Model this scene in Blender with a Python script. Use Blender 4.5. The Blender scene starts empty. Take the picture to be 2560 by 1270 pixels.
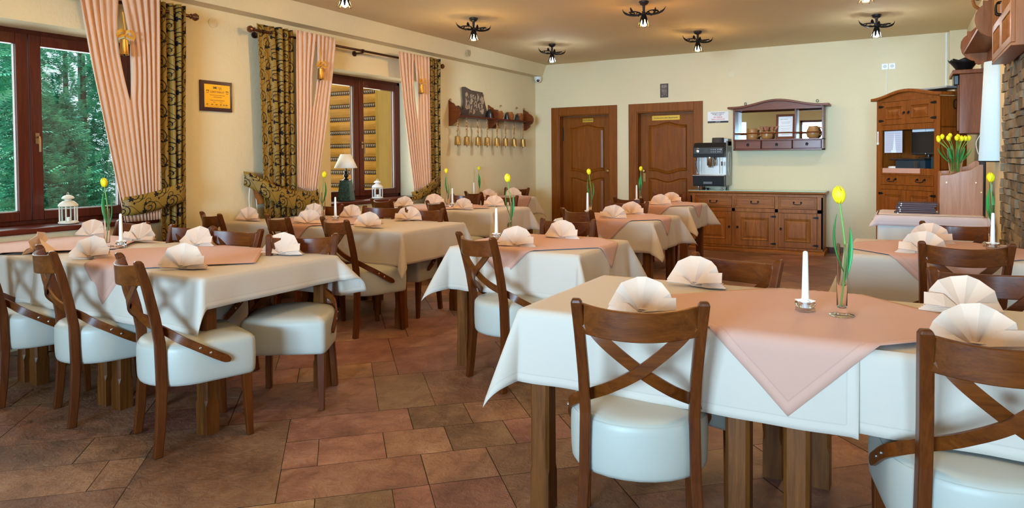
import bpy, bmesh, math, random
from math import sin, cos, pi, radians, sqrt, atan2, floor, exp
from mathutils import Vector, Matrix
rnd = random.Random(7)
C = bpy.context.scene.collection
# ------------------------------------------------------------------ camera
cam_d = bpy.data.cameras.new('camera'); cam = bpy.data.objects.new('camera', cam_d); C.objects.link(cam)
cam_d.sensor_width = 36.0; cam_d.lens = 24.292; cam_d.shift_y = -0.0754; cam_d.clip_start = 0.05; cam_d.clip_end = 200
_R = ((0.87034178, 0.49238832, -0.00767681), (-0.00603874, 0.02625934, 0.99963692), (0.49241114, -0.86997942, 0.025828))
cam.matrix_world = Matrix(((_R[0][0], _R[1][0], _R[2][0], 0), (_R[0][1], _R[1][1], _R[2][1], 0), (_R[0][2], _R[1][2], _R[2][2], 1.30), (0, 0, 0, 1)))
bpy.context.scene.camera = cam
# ------------------------------------------------------------------ world, exposure, large lights
W = bpy.data.worlds.new('World'); bpy.context.scene.world = W; W.use_nodes = True
_bg = W.node_tree.nodes['Background']; _bg.inputs[0].default_value = (0.80, 0.92, 1.0, 1); _bg.inputs[1].default_value = 2.1
vs = bpy.context.scene.view_settings
vs.view_transform = 'Standard'; vs.look = 'None'; vs.gamma = 1.0; vs.use_curve_mapping = False; vs.exposure = 0.05
def area(name, loc, rot, sx, sy, power, col):
    l = bpy.data.lights.new(name, 'AREA'); l.shape = 'RECTANGLE'; l.size = sx; l.size_y = sy; l.energy = power; l.color = col
    o = bpy.data.objects.new(name, l); C.objects.link(o); o.location = loc; o.rotation_euler = rot; l.spread = radians(130); return o
DAY = (0.46, 0.72, 1.0)
area('daylight_rear', (-0.9, -8.0, 1.5), (radians(90), 0, 0), 6.0, 2.0, 2100, DAY)            # through the rear windows, into +y
area('daylight_window', (-5.95, 2.7, 1.6), (radians(90), 0, radians(-90)), 1.5, 1.4, 22, (0.85, 0.95, 1.0))
area('daylight_window', (-5.95, 6.28, 1.6), (radians(90), 0, radians(-90)), 1.5, 1.4, 22, (1.0, 0.93, 0.8))
sun_d = bpy.data.lights.new('sun', 'SUN'); sun_d.energy = 3.2; sun_d.angle = 0.05; sun_d.color = (1.0, 0.86, 0.62)
sun = bpy.data.objects.new('sun', sun_d); C.objects.link(sun); sun.rotation_euler = (radians(46), 0, radians(3))
LAMP_WARM = (1.0, 0.68, 0.36); LAMP_E = 800.0

# ------------------------------------------------------------------ node helpers
class NT:
    def __init__(s, name):
        s.m = bpy.data.materials.new(name); s.m.use_nodes = True; s.t = s.m.node_tree; s.n = s.t.nodes; s.l = s.t.links
        s.b = s.n['Principled BSDF']
    def new(s, t, **k):
        n = s.n.new(t)
        for a, v in k.items():
            if a.startswith('i_'): n.inputs[int(a[2:]) if a[2:].isdigit() else a[2:]].default_value = v
            else: setattr(n, a, v)
        return n
    def link(s, a, b): s.l.new(a, b)
    def math(s, op, a, b=None, c=None):
        n = s.n.new('ShaderNodeMath'); n.operation = op
        for i, v in enumerate((a, b, c)):
            if v is None: continue
            if isinstance(v, (int, float)): n.inputs[i].default_value = v
            else: s.l.new(v, n.inputs[i])
        return n.outputs[0]
    def ramp(s, fac, stops):
        r = s.n.new('ShaderNodeValToRGB'); s.l.new(fac, r.inputs[0]); e = r.color_ramp.elements
        while len(e) > 1: e.remove(e[0])
        e[0].position = stops[0][0]; e[0].color = (*stops[0][1], 1)
        for p, c in stops[1:]:
            x = e.new(p); x.color = (*c, 1)
        return r.outputs[0]
    def coord(s, kind='Object', scale=(1, 1, 1), rot=(0, 0, 0), jitter=True):
        tc = s.n.new('ShaderNodeTexCoord'); mp = s.n.new('ShaderNodeMapping'); s.l.new(tc.outputs[kind], mp.inputs[0])
        mp.inputs['Scale'].default_value = scale; mp.inputs['Rotation'].default_value = rot
        if jitter:
            oi = s.n.new('ShaderNodeObjectInfo'); cb = s.n.new('ShaderNodeCombineXYZ')
            for i in range(3): s.l.new(s.math('MULTIPLY', oi.outputs['Random'], 7.0 + 3 * i), cb.inputs[i])
            s.l.new(cb.outputs[0], mp.inputs['Location'])
        return mp.outputs[0]
    def noise(s, vec, scale, detail=4, rough=0.55, dist=0.0):
        n = s.n.new('ShaderNodeTexNoise'); s.l.new(vec, n.inputs['Vector'])
        n.inputs['Scale'].default_value = scale; n.inputs['Detail'].default_value = detail; n.inputs['Roughness'].default_value = rough; n.inputs['Distortion'].default_value = dist
        return n.outputs[0]
    def bump(s, h, strength=0.3, dist=0.01, normal=None):
        b = s.n.new('ShaderNodeBump'); b.inputs['Strength'].default_value = strength; b.inputs['Distance'].default_value = dist
        s.l.new(h, b.inputs['Height'])
        if normal is not None: s.l.new(normal, b.inputs['Normal'])
        s.l.new(b.outputs[0], s.b.inputs['Normal']); return b.outputs[0]
    def mixc(s, fac, a, b, mode='MIX'):
        m = s.n.new('ShaderNodeMix'); m.data_type = 'RGBA'; m.blend_type = mode
        if isinstance(fac, (int, float)): m.inputs[0].default_value = fac
        else: s.l.new(fac, m.inputs[0])
        for i, v in ((6, a), (7, b)):
            if isinstance(v, tuple): m.inputs[i].default_value = (*v, 1)
            else: s.l.new(v, m.inputs[i])
        return m.outputs[2]
    def base(s, v):
        if isinstance(v, tuple): s.b.inputs['Base Color'].default_value = (*v, 1)
        else: s.l.new(v, s.b.inputs['Base Color'])
    def set(s, **k):
        for a, v in k.items(): s.b.inputs[a.replace('_', ' ')].default_value = v
        return s

def M_plain(name, col, rough=0.5, metal=0.0, **k):
    t = NT(name); t.base(col); t.set(Roughness=rough, Metallic=metal)
    for a, v in k.items(): t.b.inputs[a.replace('_', ' ')].default_value = v
    return t.m
def M_wood(name, dark, light, axis='z', rough=0.32, scale=1.0, coat=0.25, knots=False, rmix=0.0):
    t = NT(name); sc = {'x': (0.6, 9, 9), 'y': (9, 0.6, 9), 'z': (9, 9, 0.6)}[axis]
    v = t.coord('Object', tuple(a * scale for a in sc))
    n = t.noise(v, 3.0, 6, 0.6, 1.2)
    fine = t.noise(v, 22.0, 3, 0.6)
    f = t.math('MULTIPLY_ADD', fine, 0.35, t.math('MULTIPLY', n, 0.75))
    c = t.ramp(f, [(0.3, dark), (0.72, light)])
    if knots:
        vo = t.n.new('ShaderNodeTexVoronoi'); t.l.new(t.coord('Object', tuple(a * 0.35 for a in sc)), vo.inputs['Vector']); vo.inputs['Scale'].default_value = 2.2
        k = t.math('SUBTRACT', 1.0, t.math('SMOOTH_MIN', t.math('MULTIPLY', vo.outputs['Distance'], 9.0), 1.0, 0.3))
        k = t.math('MAXIMUM', k, 0.0)
        c = t.mixc(t.math('MULTIPLY', k, 0.8), c, tuple(a * 0.25 for a in dark))
    t.base(c); t.set(Roughness=rough + .04); t.b.inputs['Specular IOR Level'].default_value = 0.22; t.b.inputs['Coat Weight'].default_value = coat * .5; t.b.inputs['Coat Roughness'].default_value = 0.15
    t.bump(fine, 0.12, 0.002)
    return t.m
def M_fabric(name, col, rough=0.85, weave=900, fold=0.15, var=0.06, sheen=0.2):
    t = NT(name); v = t.coord('Object')
    n = t.noise(v, 2.2, 3)
    c = t.mixc(t.math('MULTIPLY', n, var * 2), col, tuple(a * 0.82 for a in col)); t.base(c)
    w = t.noise(v, weave, 1)
    h = t.math('MULTIPLY_ADD', n, fold * 6, w)
    t.set(Roughness=rough); t.b.inputs['Sheen Weight'].default_value = sheen
    t.bump(h, 0.12, 0.002); return t.m
def M_cloth_hem(name, col, rough=0.8):
    # UV holds metres from the centre of the cloth; vertex attribute 'edge' the distance from the hem
    t = NT(name); v = t.coord('Object'); a = t.n.new('ShaderNodeAttribute'); a.attribute_name = 'edge'
    e = a.outputs['Fac']
    hem = t.math('LESS_THAN', e, 0.032)
    stitch = t.math('LESS_THAN', t.math('ABSOLUTE', t.math('SUBTRACT', e, 0.032)), 0.0022)
    n = t.noise(v, 3.0, 3)
    c = t.mixc(t.math('MULTIPLY', n, 0.12), col, tuple(x * 0.85 for x in col))
    c = t.mixc(t.math('MULTIPLY', hem, 0.35), c, tuple(min(1, x * 1.12) for x in col))
    c = t.mixc(t.math('MULTIPLY', stitch, 0.35), c, tuple(x * 0.7 for x in col)); t.base(c)
    h = t.math('ADD', t.math('MULTIPLY', hem, 0.6), t.math('MULTIPLY_ADD', n, 1.2, t.noise(v, 900, 1)))
    t.set(Roughness=rough); t.b.inputs['Sheen Weight'].default_value = 0.15
    t.bump(h, 0.12, 0.002); return t.m
def M_glass(name, col=(1, 1, 1), rough=0.0, ior=1.45):
    t = NT(name); t.base(col); t.set(Roughness=rough, IOR=ior); t.b.inputs['Transmission Weight'].default_value = 1.0
    return t.m
def M_pane(name, tint=(0.96, 1.0, 1.0), refl=0.09):
    m = bpy.data.materials.new(name); m.use_nodes = True; nt = m.node_tree; nt.nodes.clear()
    o = nt.nodes.new('ShaderNodeOutputMaterial'); mx = nt.nodes.new('ShaderNodeMixShader'); tr = nt.nodes.new('ShaderNodeBsdfTransparent'); gl = nt.nodes.new('ShaderNodeBsdfGlossy')
    tr.inputs[0].default_value = (*tint, 1); gl.inputs['Roughness'].default_value = 0.02
    lw = nt.nodes.new('ShaderNodeLayerWeight'); lw.inputs[0].default_value = 0.5
    pw = nt.nodes.new('ShaderNodeMath'); pw.operation = 'POWER'; nt.links.new(lw.outputs['Facing'], pw.inputs[0]); pw.inputs[1].default_value = 5.0
    ma = nt.nodes.new('ShaderNodeMath'); ma.operation = 'MULTIPLY_ADD'; nt.links.new(pw.outputs[0], ma.inputs[0]); ma.inputs[1].default_value = 0.9; ma.inputs[2].default_value = 0.03
    nt.links.new(ma.outputs[0], mx.inputs[0]); nt.links.new(tr.outputs[0], mx.inputs[1]); nt.links.new(gl.outputs[0], mx.inputs[2]); nt.links.new(mx.outputs[0], o.inputs[0])
    return m
def M_emit(name, col, strength):
    t = NT(name); t.base(col); t.b.inputs['Emission Color'].default_value = (*col, 1); t.b.inputs['Emission Strength'].default_value = strength; return t.m

# palette
wood_chair = M_wood('chair_wood', (0.042, 0.008, 0.0014), (0.130, 0.030, 0.004), 'z', 0.30, 1.0, 0.2)
wood_chair_x = M_wood('chair_wood_cross', (0.050, 0.010, 0.0015), (0.160, 0.040, 0.005), 'x', 0.28, 1.0, 0.25)
wood_leg = M_wood('table_leg_wood', (0.05, 0.014, 0.003), (0.19, 0.060, 0.010), 'z', 0.4, 1.0, 0.15, knots=True)
wood_dark = M_wood('mahogany', (0.045, 0.006, 0.003), (0.115, 0.018, 0.007), 'z', 0.3, 1.0, 0.3)
wood_dark_y = M_wood('mahogany_long', (0.045, 0.006, 0.003), (0.115, 0.018, 0.007), 'y', 0.28, 1.0, 0.35)
wood_door = M_wood('door_wood', (0.14, 0.036, 0.002), (0.26, 0.074, 0.004), 'z', 0.42, 0.8, 0.08)
wood_pine = M_wood('pine_stained', (0.13, 0.038, 0.006), (0.40, 0.145, 0.028), 'z', 0.42, 0.8, 0.15, knots=True)
wood_pine_x = M_wood('pine_stained_long', (0.14, 0.041, 0.007), (0.41, 0.15, 0.030), 'x', 0.42, 0.8, 0.15, knots=True)
wood_shelf = M_wood('shelf_wood', (0.08, 0.017, 0.004), (0.19, 0.045, 0.009), 'x', 0.35, 1.0, 0.25)
wood_hutch = M_wood('hutch_wood', (0.12, 0.026, 0.003), (0.30, 0.082, 0.009), 'z', 0.38, 0.8, 0.2, knots=True)
wood_red = M_wood('red_brown_wood', (0.09, 0.022, 0.006), (0.26, 0.082, 0.018), 'z', 0.4, 0.7, 0.2, knots=True)
wood_orange = M_wood('bracket_wood', (0.17, 0.045, 0.007), (0.34, 0.11, 0.020), 'z', 0.38, 0.8, 0.2)
wood_pale = M_wood('oak_screen_wood', (0.30, 0.12, 0.055), (0.46, 0.22, 0.115), 'z', 0.45, 0.9, 0.15)
leather = NT('cream_leatherette'); leather.base(leather.mixc(leather.math('MULTIPLY', leather.noise(leather.coord(), 3, 3), 0.3), (0.47, 0.46, 0.40), (0.38, 0.36, 0.31)))
leather.set(Roughness=0.42); leather.bump(leather.noise(leather.coord(), 260, 2), 0.06, 0.002); leather = leather.m
cloth_cream = M_cloth_hem('cream_tablecloth', (0.56, 0.47, 0.385))
cloth_pink = M_cloth_hem('pink_overlay', (0.56, 0.30, 0.22))
napkin_m = M_fabric('napkin_cotton', (0.74, 0.53, 0.40), 0.8)
steel = M_plain('steel', (0.62, 0.62, 0.60), 0.28, 1.0)
brass = M_plain('brass', (0.60, 0.38, 0.12), 0.3, 1.0)
iron = M_plain('black_iron', (0.012, 0.011, 0.012), 0.5, 0.7)
iron_n = M_plain('dark_iron', (0.02, 0.018, 0.02), 0.45, 0.6)
wax = M_plain('white_wax', (0.86, 0.85, 0.82), 0.45, Subsurface_Weight=0.0)
glass = M_glass('clear_glass')
pane_m = M_pane('window_glass')
white_metal = M_plain('white_metal', (0.78, 0.76, 0.70), 0.4)
white_plastic = M_plain('white_plastic', (0.8, 0.8, 0.78), 0.35)
black_plastic = M_plain('black_plastic', (0.012, 0.013, 0.015), 0.3)
green_m = M_plain('stem_green', (0.16, 0.33, 0.05), 0.5)
leaf_m = M_plain('leaf_green', (0.02, 0.26, 0.05), 0.45)
tulip_m = M_plain('tulip_yellow', (0.90, 0.78, 0.01), 0.5)
paper_m = M_plain('paper', (0.82, 0.83, 0.84), 0.6)
ink_m = M_plain('ink', (0.03, 0.03, 0.03), 0.6)
red_m = M_plain('red_ink', (0.6, 0.04, 0.05), 0.6)

# ------------------------------------------------------------------ mesh helpers
class MB:
    def __init__(s): s.v = []; s.f = []; s.mi = []; s.uv = None
    def add(s, vs, fs, mi=0):
        o = len(s.v); s.v += [tuple(v) for v in vs]; s.f += [tuple(i + o for i in f) for f in fs]; s.mi += [mi] * len(fs); return s
    def box(s, x0, y0, z0, x1, y1, z1, mi=0):
        x0, x1 = min(x0, x1), max(x0, x1); y0, y1 = min(y0, y1), max(y0, y1); z0, z1 = min(z0, z1), max(z0, z1)
        return s.add([(x0, y0, z0), (x1, y0, z0), (x1, y1, z0), (x0, y1, z0), (x0, y0, z1), (x1, y0, z1), (x1, y1, z1), (x0, y1, z1)],
                     [(0, 3, 2, 1), (4, 5, 6, 7), (0, 1, 5, 4), (1, 2, 6, 5), (2, 3, 7, 6), (3, 0, 4, 7)], mi)
    def lathe(s, prof, c=(0, 0, 0), n=24, mi=0, axis='z', cap=True, sx=1.0, sy=1.0):
        vs = []
        for r, z in prof:
            for i in range(n):
                a = 2 * pi * i / n; p = (r * cos(a) * sx, r * sin(a) * sy, z)
                if axis == 'x': p = (p[2], p[0], p[1])
                elif axis == 'y': p = (p[0], p[2], p[1])
                vs.append((c[0] + p[0], c[1] + p[1], c[2] + p[2]))
        fs = []
        for k in range(len(prof) - 1):
            for i in range(n):
                j = (i + 1) % n; fs.append((k * n + i, k * n + j, (k + 1) * n + j, (k + 1) * n + i))
        if cap:
            if prof[0][0] > 1e-5: fs.append(tuple(reversed(range(n))))
            if prof[-1][0] > 1e-5: fs.append(tuple((len(prof) - 1) * n + i for i in range(n)))
        return s.add(vs, fs, mi)
    def tube(s, pts, r, n=8, mi=0, caps=True):
        pts = [Vector(p) for p in pts]; m = len(pts); rs = r if isinstance(r, (list, tuple)) else [r] * m
        vs = []; up = None
        for i, p in enumerate(pts):
            t = (pts[min(i + 1, m - 1)] - pts[max(i - 1, 0)]).normalized()
            if up is None:
                up = Vector((0, 0, 1)) if abs(t.z) < 0.9 else Vector((1, 0, 0))
            a = t.cross(up)
            if a.length < 1e-5: a = t.cross(Vector((0, 1, 0)))
            a.normalize(); b = a.cross(t).normalized(); up = b
            for k in range(n):
                q = 2 * pi * k / n; vs.append(p + a * (rs[i] * cos(q)) + b * (rs[i] * sin(q)))
        fs = []
        for i in range(m - 1):
            for k in range(n):
                j = (k + 1) % n; fs.append((i * n + k, i * n + j, (i + 1) * n + j, (i + 1) * n + k))
        if caps: fs += [tuple(reversed(range(n))), tuple((m - 1) * n + k for k in range(n))]
        return s.add(vs, fs, mi)
    def prism(s, poly, lo, hi, plane='xz', mi=0):
        # poly in the plane, extruded along the remaining axis
        def P3(a, b, h): return {'xz': (a, h, b), 'yz': (h, a, b), 'xy': (a, b, h)}[plane]
        n = len(poly); vs = [P3(a, b, lo) for a, b in poly] + [P3(a, b, hi) for a, b in poly]
        fs = [tuple(range(n)), tuple(reversed(range(n, 2 * n)))] + [(i, i + n, (i + 1) % n + n, (i + 1) % n) for i in range(n)]
        return s.add(vs, fs, mi)
    def band(s, pts, nrm, w, t, mi=0):
        # flat bent strip: pts path, nrm normals, w width (in the surface), t thickness
        m = len(pts); vs = []
        for i in range(m):
            p = Vector(pts[i]); tg = (Vector(pts[min(i + 1, m - 1)]) - Vector(pts[max(i - 1, 0)])).normalized()
            n = Vector(nrm[i]); n = (n - tg * n.dot(tg)).normalized(); b = tg.cross(n).normalized()
            ww = w[i] if isinstance(w, (list, tuple)) else w
            for x, y in ((-1, -1), (1, -1), (1, 1), (-1, 1)): vs.append(p + b * (x * ww / 2) + n * (y * t / 2))
        fs = [(3, 2, 1, 0), tuple((m - 1) * 4 + k for k in range(4))]
        for i in range(m - 1):
            for k in range(4):
                j = (k + 1) % 4; fs.append((i * 4 + k, i * 4 + j, (i + 1) * 4 + j, (i + 1) * 4 + k))
        return s.add(vs, fs, mi)
    def build(s, name, mats, parent=None, smooth=False, bevel=0.0, seg=2, angle=40, solid=0.0, fix=True):
        me = bpy.data.meshes.new(name); me.from_pydata(s.v, [], s.f)
        if not isinstance(mats, (list, tuple)): mats = [mats]
        for m in mats: me.materials.append(m)
        for p, i in zip(me.polygons, s.mi): p.material_index = i
        if fix:
            bm = bmesh.new(); bm.from_mesh(me); bmesh.ops.recalc_face_normals(bm, faces=bm.faces); bm.to_mesh(me); bm.free()
        o = bpy.data.objects.new(name, me); C.objects.link(o)
        if smooth:
            for p in me.polygons: p.use_smooth = True
            if angle < 180:
                try: me.set_sharp_from_angle(angle=radians(angle))
                except Exception: pass
        if solid:
            md = o.modifiers.new('solidify', 'SOLIDIFY'); md.thickness = solid; md.offset = 0
        if bevel:
            md = o.modifiers.new('bevel', 'BEVEL'); md.width = bevel; md.segments = seg; md.limit_method = 'ANGLE'; md.angle_limit = radians(35); md.harden_normals = False
        if parent: o.parent = parent
        return o
def thing(name, label, cat, loc=(0, 0, 0), rz=0.0, group=None):
    o = bpy.data.objects.new(name, None); C.objects.link(o); o.location = loc; o.rotation_euler = (0, 0, rz); o.empty_display_size = 0.05
    return tag(o, label, cat, group)
def tag(o, label, cat, group=None):
    o['label'] = label; o['category'] = cat
    if group: o['group'] = group
    return o
def struct(o, label=None):
    o['kind'] = 'structure'
    if label: o['label'] = label
    return o
def dup(root, loc, rz, label, group=None):
    def cp(o, par):
        c = o.copy(); C.objects.link(c); c.parent = par
        for ch in kids.get(o.name, ()): cp(ch, c)
        return c
    kids = {}
    for o in root.children_recursive: kids.setdefault(o.parent.name, []).append(o)
    r = cp(root, None); r.location = loc; r.rotation_euler = (0, 0, rz); r['label'] = label
    if group: r['group'] = group
    return r
def lerp(a, b, t): return a + (b - a) * t
def interp(tab, x):
    if x <= tab[0][0]: return tab[0][1]
    for (a, u), (b, v) in zip(tab, tab[1:]):
        if x <= b: return u + (v - u) * (x - a) / (b - a)
    return tab[-1][1]
def catmull(pts, k=6):
    pts = [Vector(p) for p in pts]; out = []
    P = [pts[0] * 2 - pts[1]] + pts + [pts[-1] * 2 - pts[-2]]
    for i in range(1, len(P) - 2):
        a, b, c, d = P[i - 1:i + 3]
        for j in range(k):
            t = j / k; out.append(0.5 * ((2 * b) + (c - a) * t + (2 * a - 5 * b + 4 * c - d) * t * t + (3 * b - a - 3 * c + d) * t ** 3))
    out.append(pts[-1]); return out

# ================================================================== THE ROOM
XL = -5.33; YB = 10.226; ZC = 2.84; XG = -5.66
# plaster
def M_plaster(name, col, bumpy=0.35):
    t = NT(name); v = t.coord('Object', jitter=False)
    n = t.noise(v, 1.3, 4); n2 = t.noise(v, 7.0, 5, 0.65, 0.6); n3 = t.noise(v, 45.0, 4)
    c = t.mixc(t.math('MULTIPLY', n, 0.35), col, (col[0] * 0.86, col[1] * 0.88, col[2] * 0.74)); t.base(c)
    t.set(Roughness=0.85); t.bump(t.math('MULTIPLY_ADD', n2, 1.0, t.math('MULTIPLY', n3, 0.18)), bumpy, 0.02); return t.m
plaster = M_plaster('cream_plaster', (0.75, 0.645, 0.43)); plaster_c = M_plaster('ceiling_plaster', (0.74, 0.60, 0.37), 0.12)
exterior_m = M_plaster('outside_render', (0.6, 0.5, 0.3))

# floor: slate look tiles laid at 45 degrees, in units of 0.293 m
def floor_mat():
    t = NT('slate_tiles'); a = t.n.new('ShaderNodeAttribute'); a.attribute_name = 'tint'
    v = t.n.new('ShaderNodeTexCoord').outputs['Object']
    off = t.n.new('ShaderNodeVectorMath'); off.operation = 'MULTIPLY_ADD'
    t.l.new(a.outputs['Color'], off.inputs[0]); off.inputs[1].default_value = (9, 7, 5); t.l.new(v, off.inputs[2]); v = off.outputs[0]
    n1 = t.noise(v, 2.4, 5, 0.6, 0.8); n2 = t.noise(v, 14, 6, 0.7, 1.0); n3 = t.noise(v, 60, 3)
    f = t.math('ADD', t.math('MULTIPLY', n1, 0.6), t.math('MULTIPLY', n2, 0.4))
    c = t.ramp(f, [(0.30, (0.10, 0.040, 0.024)), (0.47, (0.235, 0.100, 0.060)), (0.60, (0.34, 0.170, 0.105)), (0.72, (0.46, 0.26, 0.155))])
    sp = t.n.new('ShaderNodeSeparateColor'); t.l.new(a.outputs['Color'], sp.inputs[0])
    hv = t.n.new('ShaderNodeHueSaturation'); t.l.new(c, hv.inputs['Color'])
    t.l.new(t.math('MULTIPLY_ADD', sp.outputs[0], 0.55, 0.72), hv.inputs['Value']); t.l.new(t.math('MULTIPLY_ADD', sp.outputs[1], 0.035, 0.485), hv.inputs['Hue'])
    t.base(hv.outputs[0]); t.set(Roughness=0.42)
    rr = t.math('MULTIPLY_ADD', n2, 0.35, 0.25); t.l.new(rr, t.b.inputs['Roughness'])
    t.bump(t.math('ADD', n2, t.math('MULTIPLY', n3, 0.35)), 0.85, 0.016); return t.m
def build_floor():
    U = 0.293; ang = radians(43.6); e1 = (cos(ang), sin(ang)); e2 = (sin(ang), -cos(ang)); O = (-2.067, 1.805)
    occ = {}
    H = 2  # half units
    tiles = []
    def put(a0, b0, w, h):
        for i in range(w):
            for j in range(h): occ[(a0 + i, b0 + j)] = 1
        tiles.append((a0, b0, w, h))
    for a0, a1, b0, b1 in ((0, 4, -2, 0), (4, 6, -2, 0), (6, 10, -2, 0), (0, 1, -4, -2), (1, 3, -4, -2), (3, 5, -4, -2), (5, 7, -4, -2), (7, 9, -4, -2), (0, 4, -6, -4), (4, 6, -6, -4),
                           (6, 8, -6, -4), (-2, 3, -10, -6), (3, 5, -10, -6), (5, 8, -10, -6), (1, 3, 0, 2), (3, 4, 0, 2), (4, 6, 0, 2), (6, 9, 0, 4), (-4, 0, -6, 0), (-3, 1, 0, 4), (1, 4, 2, 4)):
        put(a0, b0, a1 - a0, b1 - b0)
    r = random.Random(21); sizes = [(4, 2), (2, 2), (4, 4), (2, 4), (4, 2), (5, 2), (3, 4), (1, 2), (2, 2), (4, 3)]
    mb = MB(); cols = []
    def world(a, b): return (O[0] + U / 2 * (a * e1[0] + b * e2[0]), O[1] + U / 2 * (a * e1[1] + b * e2[1]))
    for b in range(-80, 44, 2):
        for a in range(-60, 70):
            x, y = world(a, b)
            if (a, b) in occ or not (-6.2 < x < 4.8 and -4.0 < y < 11): continue
            w0 = r.choice((2, 3, 4, 4, 4, 5, 6)); h0 = 4 if r.random() < 0.28 else 2
            if h0 == 4: w0 = r.choice((2, 3, 4, 5))
            for w, h in ((w0, h0), (w0, 2), (3, 2), (2, 2), (1, 2), (1, 1)):
                if all((a + i, b + j) not in occ for i in range(w) for j in range(h)): put(a, b, w, h); break
    for b in range(-80, 44):
        for a in range(-60, 70):
            if (a, b) not in occ: put(a, b, 1, 1)
    g = 0.002
    for a, b, w, h in tiles:
        c = [world(a, b), world(a + w, b), world(a + w, b + h), world(a, b + h)]
        if all(x < XL - .05 or x > 4.15 or y > YB + .05 or y < -3.25 for x, y in c): continue
        cx = sum(p[0] for p in c) / 4; cy = sum(p[1] for p in c) / 4
        q = []
        for x, y in c:
            dx, dy = cx - x, cy - y; L = sqrt(dx * dx + dy * dy); q.append((x + dx / L * g * 1.4, y + dy / L * g * 1.4))
        q = [(max(XL, min(4.1, x)), max(-3.2, min(YB, y))) for x, y in q]
        mb.add([(x, y, 0.0) for x, y in q], [(0, 3, 2, 1)], 0); cols.append((r.random(), r.random(), r.random()))
    n = len(mb.f)
    mb.box(XL - 0.4, -3.3, -0.12, 4.2, YB + 0.35, -0.0015, 1)
    o = mb.build('floor', [floor_mat(), M_plain('grout', (0.035, 0.022, 0.016), 0.9)], fix=False)
    me = o.data; at = me.color_attributes.new('tint', 'FLOAT_COLOR', 'CORNER')
    for i, p in enumerate(me.polygons):
        c = cols[i] if i < n else (0.5, 0.5, 0.5)
        for li in p.loop_indices: at.data[li].color = (*c, 1)
    bm = bmesh.new(); bm.from_mesh(me)
    for f in bm.faces:
        if f.normal.z < 0 and f.calc_center_median().z > -0.001: f.normal_flip()
    bm.to_mesh(me); bm.free()
    struct(o, 'brown and terracotta slate tile floor laid diagonally')
build_floor()
# ceiling
struct(MB().box(XL - 0.4, -3.3, ZC, 4.2, YB + 0.3, ZC + 0.15).build('ceiling', plaster_c), 'cream plastered ceiling')
# left wall with two window openings
W1 = (1.92, 3.50); W2 = (5.48, 7.07); ZW0 = 0.80; ZW1 = 2.287
b = MB()
ys = [-3.3, W1[0], W1[1], W2[0], W2[1], YB + 0.3]
for i in (0, 2, 4): b.box(XL - 0.4, ys[i], 0, XL, ys[i + 1], ZC)
for y0, y1 in (W1, W2): b.box(XL - 0.4, y0, 0, XL, y1, ZW0); b.box(XL - 0.4, y0, ZW1, XL, y1, ZC)
struct(b.build('wall_left', plaster), 'cream plastered window wall')
# beam along the left wall, slightly splayed towards the ceiling
struct(MB().prism([(XL + 0.001, ZC + 0.01), (XL + 0.001, 2.645), (XL + 0.13, 2.655), (XL + 0.215, ZC + 0.01)], -3.2, YB, 'xz').build('trim_1', plaster), 'boxed plaster beam along the window wall')
# back wall with two door openings
D1 = (-4.91, -4.01); D2 = (-3.58, -2.68); ZD = 2.01
b = MB()
xs = [XL - 0.4, D1[0], D1[1], D2[0], D2[1], 0.9]
for i in (0, 2, 4): b.box(xs[i], YB, 0, xs[i + 1], YB + 0.3, ZC)
for d in (D1, D2): b.box(d[0], YB, ZD, d[1], YB + 0.3, ZC)
struct(b.build('wall_back', plaster), 'cream plastered end wall')
struct(MB().box(0.49, 10.12, 0, 0.68, YB + .01, ZC).build('trim_2', plaster), 'shallow pilaster in the far right corner')
struct(MB().box(0.67, 6.42, 0, 0.95, YB + 0.3, ZC).build('wall_right', plaster), 'cream plastered right wall')
struct(MB().box(-0.9, YB - 0.013, 0, 0.49, YB, 0.075).build('baseboard_back', wood_dark), None)
struct(MB().box(-2.55, YB - 0.013, 0, -2.65, YB, 0.075).build('baseboard_back', wood_dark), None)
# rear and side walls behind the camera, with windows that give the daylight
b = MB(); b.box(XL - 0.4, -3.3, 0, 4.2, -3.2, 0.7); b.box(XL - 0.4, -3.3, 2.45, 4.2, -3.2, ZC)
for x0, x1 in ((XL - 0.4, -5.1), (-4.5, -2.85), (-0.4, 0.4), (2.9, 4.2)): b.box(x0, -3.3, 0.7, x1, -3.2, 2.45)
struct(b.build('wall_rear', plaster), None)
b = MB(); b.box(4.1, -3.3, 0, 4.25, 4.7, 0.7); b.box(4.1, -3.3, 2.45, 4.25, 4.7, ZC)
for y0, y1 in ((-3.3, -0.9), (3.3, 4.7)): b.box(4.1, y0, 0.7, 4.25, y1, 2.45)
struct(b.build('wall_side', plaster), None)
struct(MB().box(0.95, 4.5, 0, 4.25, 4.7, ZC).build('wall_front', plaster), None)
def simple_window(name, x0, x1, y, z0, z1):
    b = MB(); m = (x0 + x1) / 2
    for a0, a1 in ((x0, x0 + .07), (x1 - .07, x1), (m - .06, m + .06)): b.box(a0, y - .04, z0, a1, y + .04, z1)
    b.box(x0, y - .04, z0, x1, y + .04, z0 + .07); b.box(x0, y - .04, z1 - .07, x1, y + .04, z1)
    f = struct(b.build(name, wood_dark)); MB().box(x0 + .06, y - .005, z0 + .06, x1 - .06, y + .005, z1 - .06).build('window_pane', pane_m, f)
simple_window('window_3', -2.85, -0.4, -3.25, 0.7, 2.45); simple_window('window_4', 0.4, 2.9, -3.25, 0.7, 2.45)

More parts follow.
